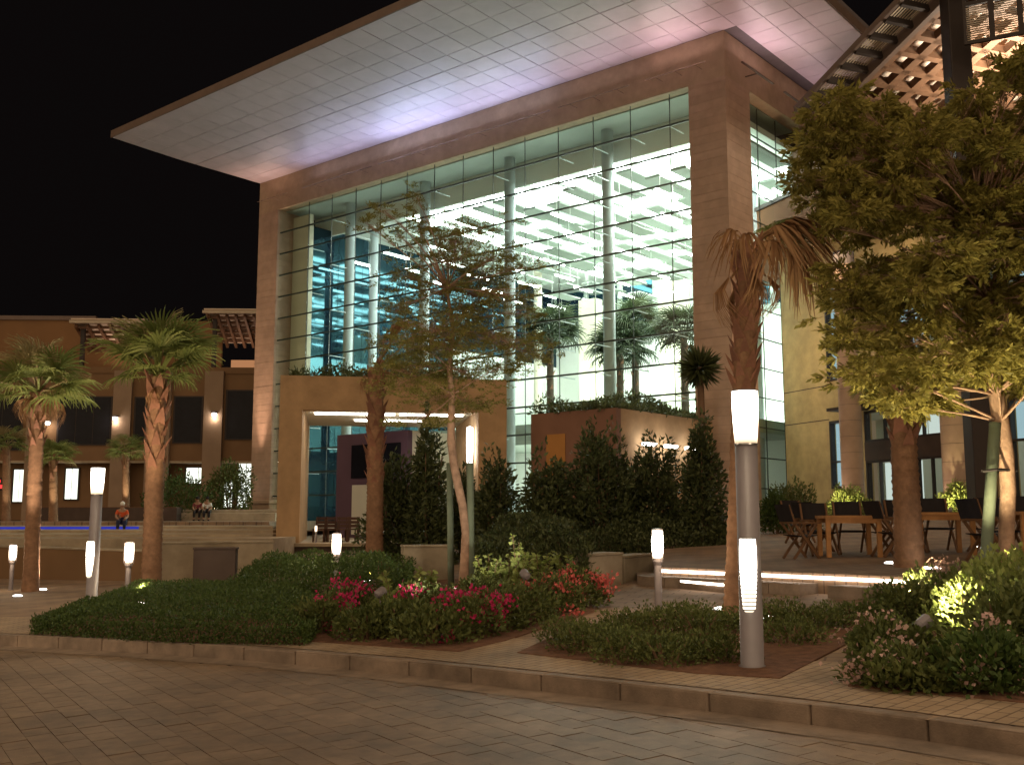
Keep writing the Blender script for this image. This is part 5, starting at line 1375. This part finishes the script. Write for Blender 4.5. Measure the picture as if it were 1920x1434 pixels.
# dining chairs inside the portal
def ichair():
    t = thing('dining_chair', '', 'chair', (0, 0, 0), 0, 'dark dining chairs inside the portal')
    for sx in (-1, 1):
        MB().box(sx*.2 - .02, sx*.2 + .02, -.2, -.16, 0, .44).build('leg', M['chair'], t); MB().box(sx*.2 - .02, sx*.2 + .02, .17, .21, 0, .92).build('leg', M['chair'], t)
    MB().box(-.23, .23, -.22, .17, .441, .48).build('seat', M['chair'], t)
    for z in (.58, .72, .86): MB().box(-.18, .18, .175, .20, z - .05, z + .05).build('back_slat', M['chair'], t)
    return t
ic = None
for k, px in enumerate((600, 622, 642, 660, 735, 758, 782, 806, 828, 852)):
    for r in range(2):
        x = PF.pl(px, 1005, 1.6 + r * 1.6)[0]; p = PF.w(x, 1.5 + r * 1.7, zf); rz = PF.a + rnd.uniform(-.4, .4) + (PI if r else 0)
        lab = 'dark dining chair inside the portal, %s from the left in its %s row' % (('first', 'second', 'third', 'fourth', 'fifth', 'sixth', 'seventh', 'eighth', 'ninth', 'tenth')[k], 'back' if r else 'front')
        if ic is None: ic = ichair(); ic.location = p; ic.rotation_euler = (0, 0, rz); ic['label'] = lab
        else: dup(ic, p, rz, lab)
for k, px in enumerate((632, 770, 830)):
    x = PF.pl(px, 1005, 2.3)[0]; p = PF.w(x, 2.35, zf)
    t = thing('dining_table', ['dark dining table inside the portal left of the slim palm trunk', 'dark dining table inside the portal behind the pointed shrub', 'dark dining table inside the portal nearest its right leg'][k], 'table', p, PF.a, 'dark dining tables inside the portal')
    MB().box(-.4, .4, -.35, .35, .71, .75).build('tabletop', M['chair'], t); MB().lathe([(.04, .02), (.04, .71)], 10).build('pedestal', M['pframe'], t); MB().lathe([(.25, 0), (.25, .02)], 14).build('base', M['pframe'], t)

# ------------------------------------------------------------------ people
def person(label, base, rz, top, legs, headcap=None, lean=.1):
    """seated figure facing -y; base = seat top"""
    t = thing('person', label, 'person', base, rz)
    def skin(name, vs, es, rs, m, parent):
        me = bpy.data.meshes.new(name); me.from_pydata(vs, es, []); o = link(name, me, parent); me.materials.append(m)
        mo = o.modifiers.new('skin', 'SKIN')
        for v, r in zip(me.skin_vertices[0].data, rs): v.radius = (r, r)
        me.skin_vertices[0].data[0].use_root = True
        sb = o.modifiers.new('sub', 'SUBSURF'); sb.levels = 1; sb.render_levels = 1
        return o
    # one continuous body: pelvis, spine, neck, head, arms, legs
    V = [(0, 0, .10), (0, -lean*.3, .32), (0, -lean*.7, .50), (0, -lean, .60), (0, -lean - .03, .70), (0, -lean - .05, .80),
         (-.18, -lean*.7, .50), (-.24, -lean - .08, .26), (-.16, -lean - .30, .18), (-.12, -lean - .38, .17),
         (.18, -lean*.7, .50), (.24, -lean - .08, .26), (.16, -lean - .30, .18), (.12, -lean - .38, .17),
         (-.10, -.10, .08), (-.13, -.46, .09), (-.13, -.48, -.34), (-.13, -.60, -.38),
         (.10, -.10, .08), (.13, -.46, .09), (.13, -.44, -.34), (.13, -.57, -.38)]
    E_ = [(0,1),(1,2),(2,3),(3,4),(4,5),(2,6),(6,7),(7,8),(8,9),(2,10),(10,11),(11,12),(12,13),(0,14),(14,15),(15,16),(16,17),(0,18),(18,19),(19,20),(20,21)]
    R_ = [.15,.14,.13,.055,.085,.075,.065,.05,.038,.03,.065,.05,.038,.03,.10,.075,.05,.04,.10,.075,.05,.04]
    body = skin('body', V, E_, R_, M['skin'], t)
    sh = skin('shirt', [(0,0,.06),(0,-lean*.3,.32),(0,-lean*.7,.49),(-.18,-lean*.7,.49),(-.235,-lean-.05,.30),(.18,-lean*.7,.49),(.235,-lean-.05,.30)], [(0,1),(1,2),(2,3),(3,4),(2,5),(5,6)], [.165,.158,.15,.08,.065,.08,.065], top, t)
    tr_ = skin('trousers', [(0,0,.09),(-.10,-.10,.08),(-.13,-.46,.09),(-.13,-.475,-.28),(.10,-.10,.08),(.13,-.46,.09),(.13,-.445,-.28)], [(0,1),(1,2),(2,3),(0,4),(4,5),(5,6)], [.16,.112,.086,.065,.112,.086,.065], legs, t)
    MB().ico((0, -lean - .03, .80), .108, 2, (.92, 1.0, .95)).build('cap' if headcap else 'hair', headcap or M['hair'], t, smooth=True)
    for s in (-1, 1): MB().box(s*.13 - .045, s*.13 + .045, -.66, -.42, -.42, -.345).build('shoe', M['black'], t, bevel=.02)
    return t
p = at(226, 980, 43.9); person('person in an orange top and white cap sitting on the blue lit step', p + Vector((0, .15, .0)), .3, M['cloth_orange'], M['cloth_navy'], M['cap'])
for px, lab, a, b_ in ((370, 'person in a wine red top sitting on the stone bench', 'cloth_wine', 'black'), (388, 'person in a white top sitting on the stone bench', 'cloth_white', 'black')):
    q = at(px, 970, 57.1); person(lab, (q.x, q.y, BENCH.z + .42), .2, M[a], M[b_])
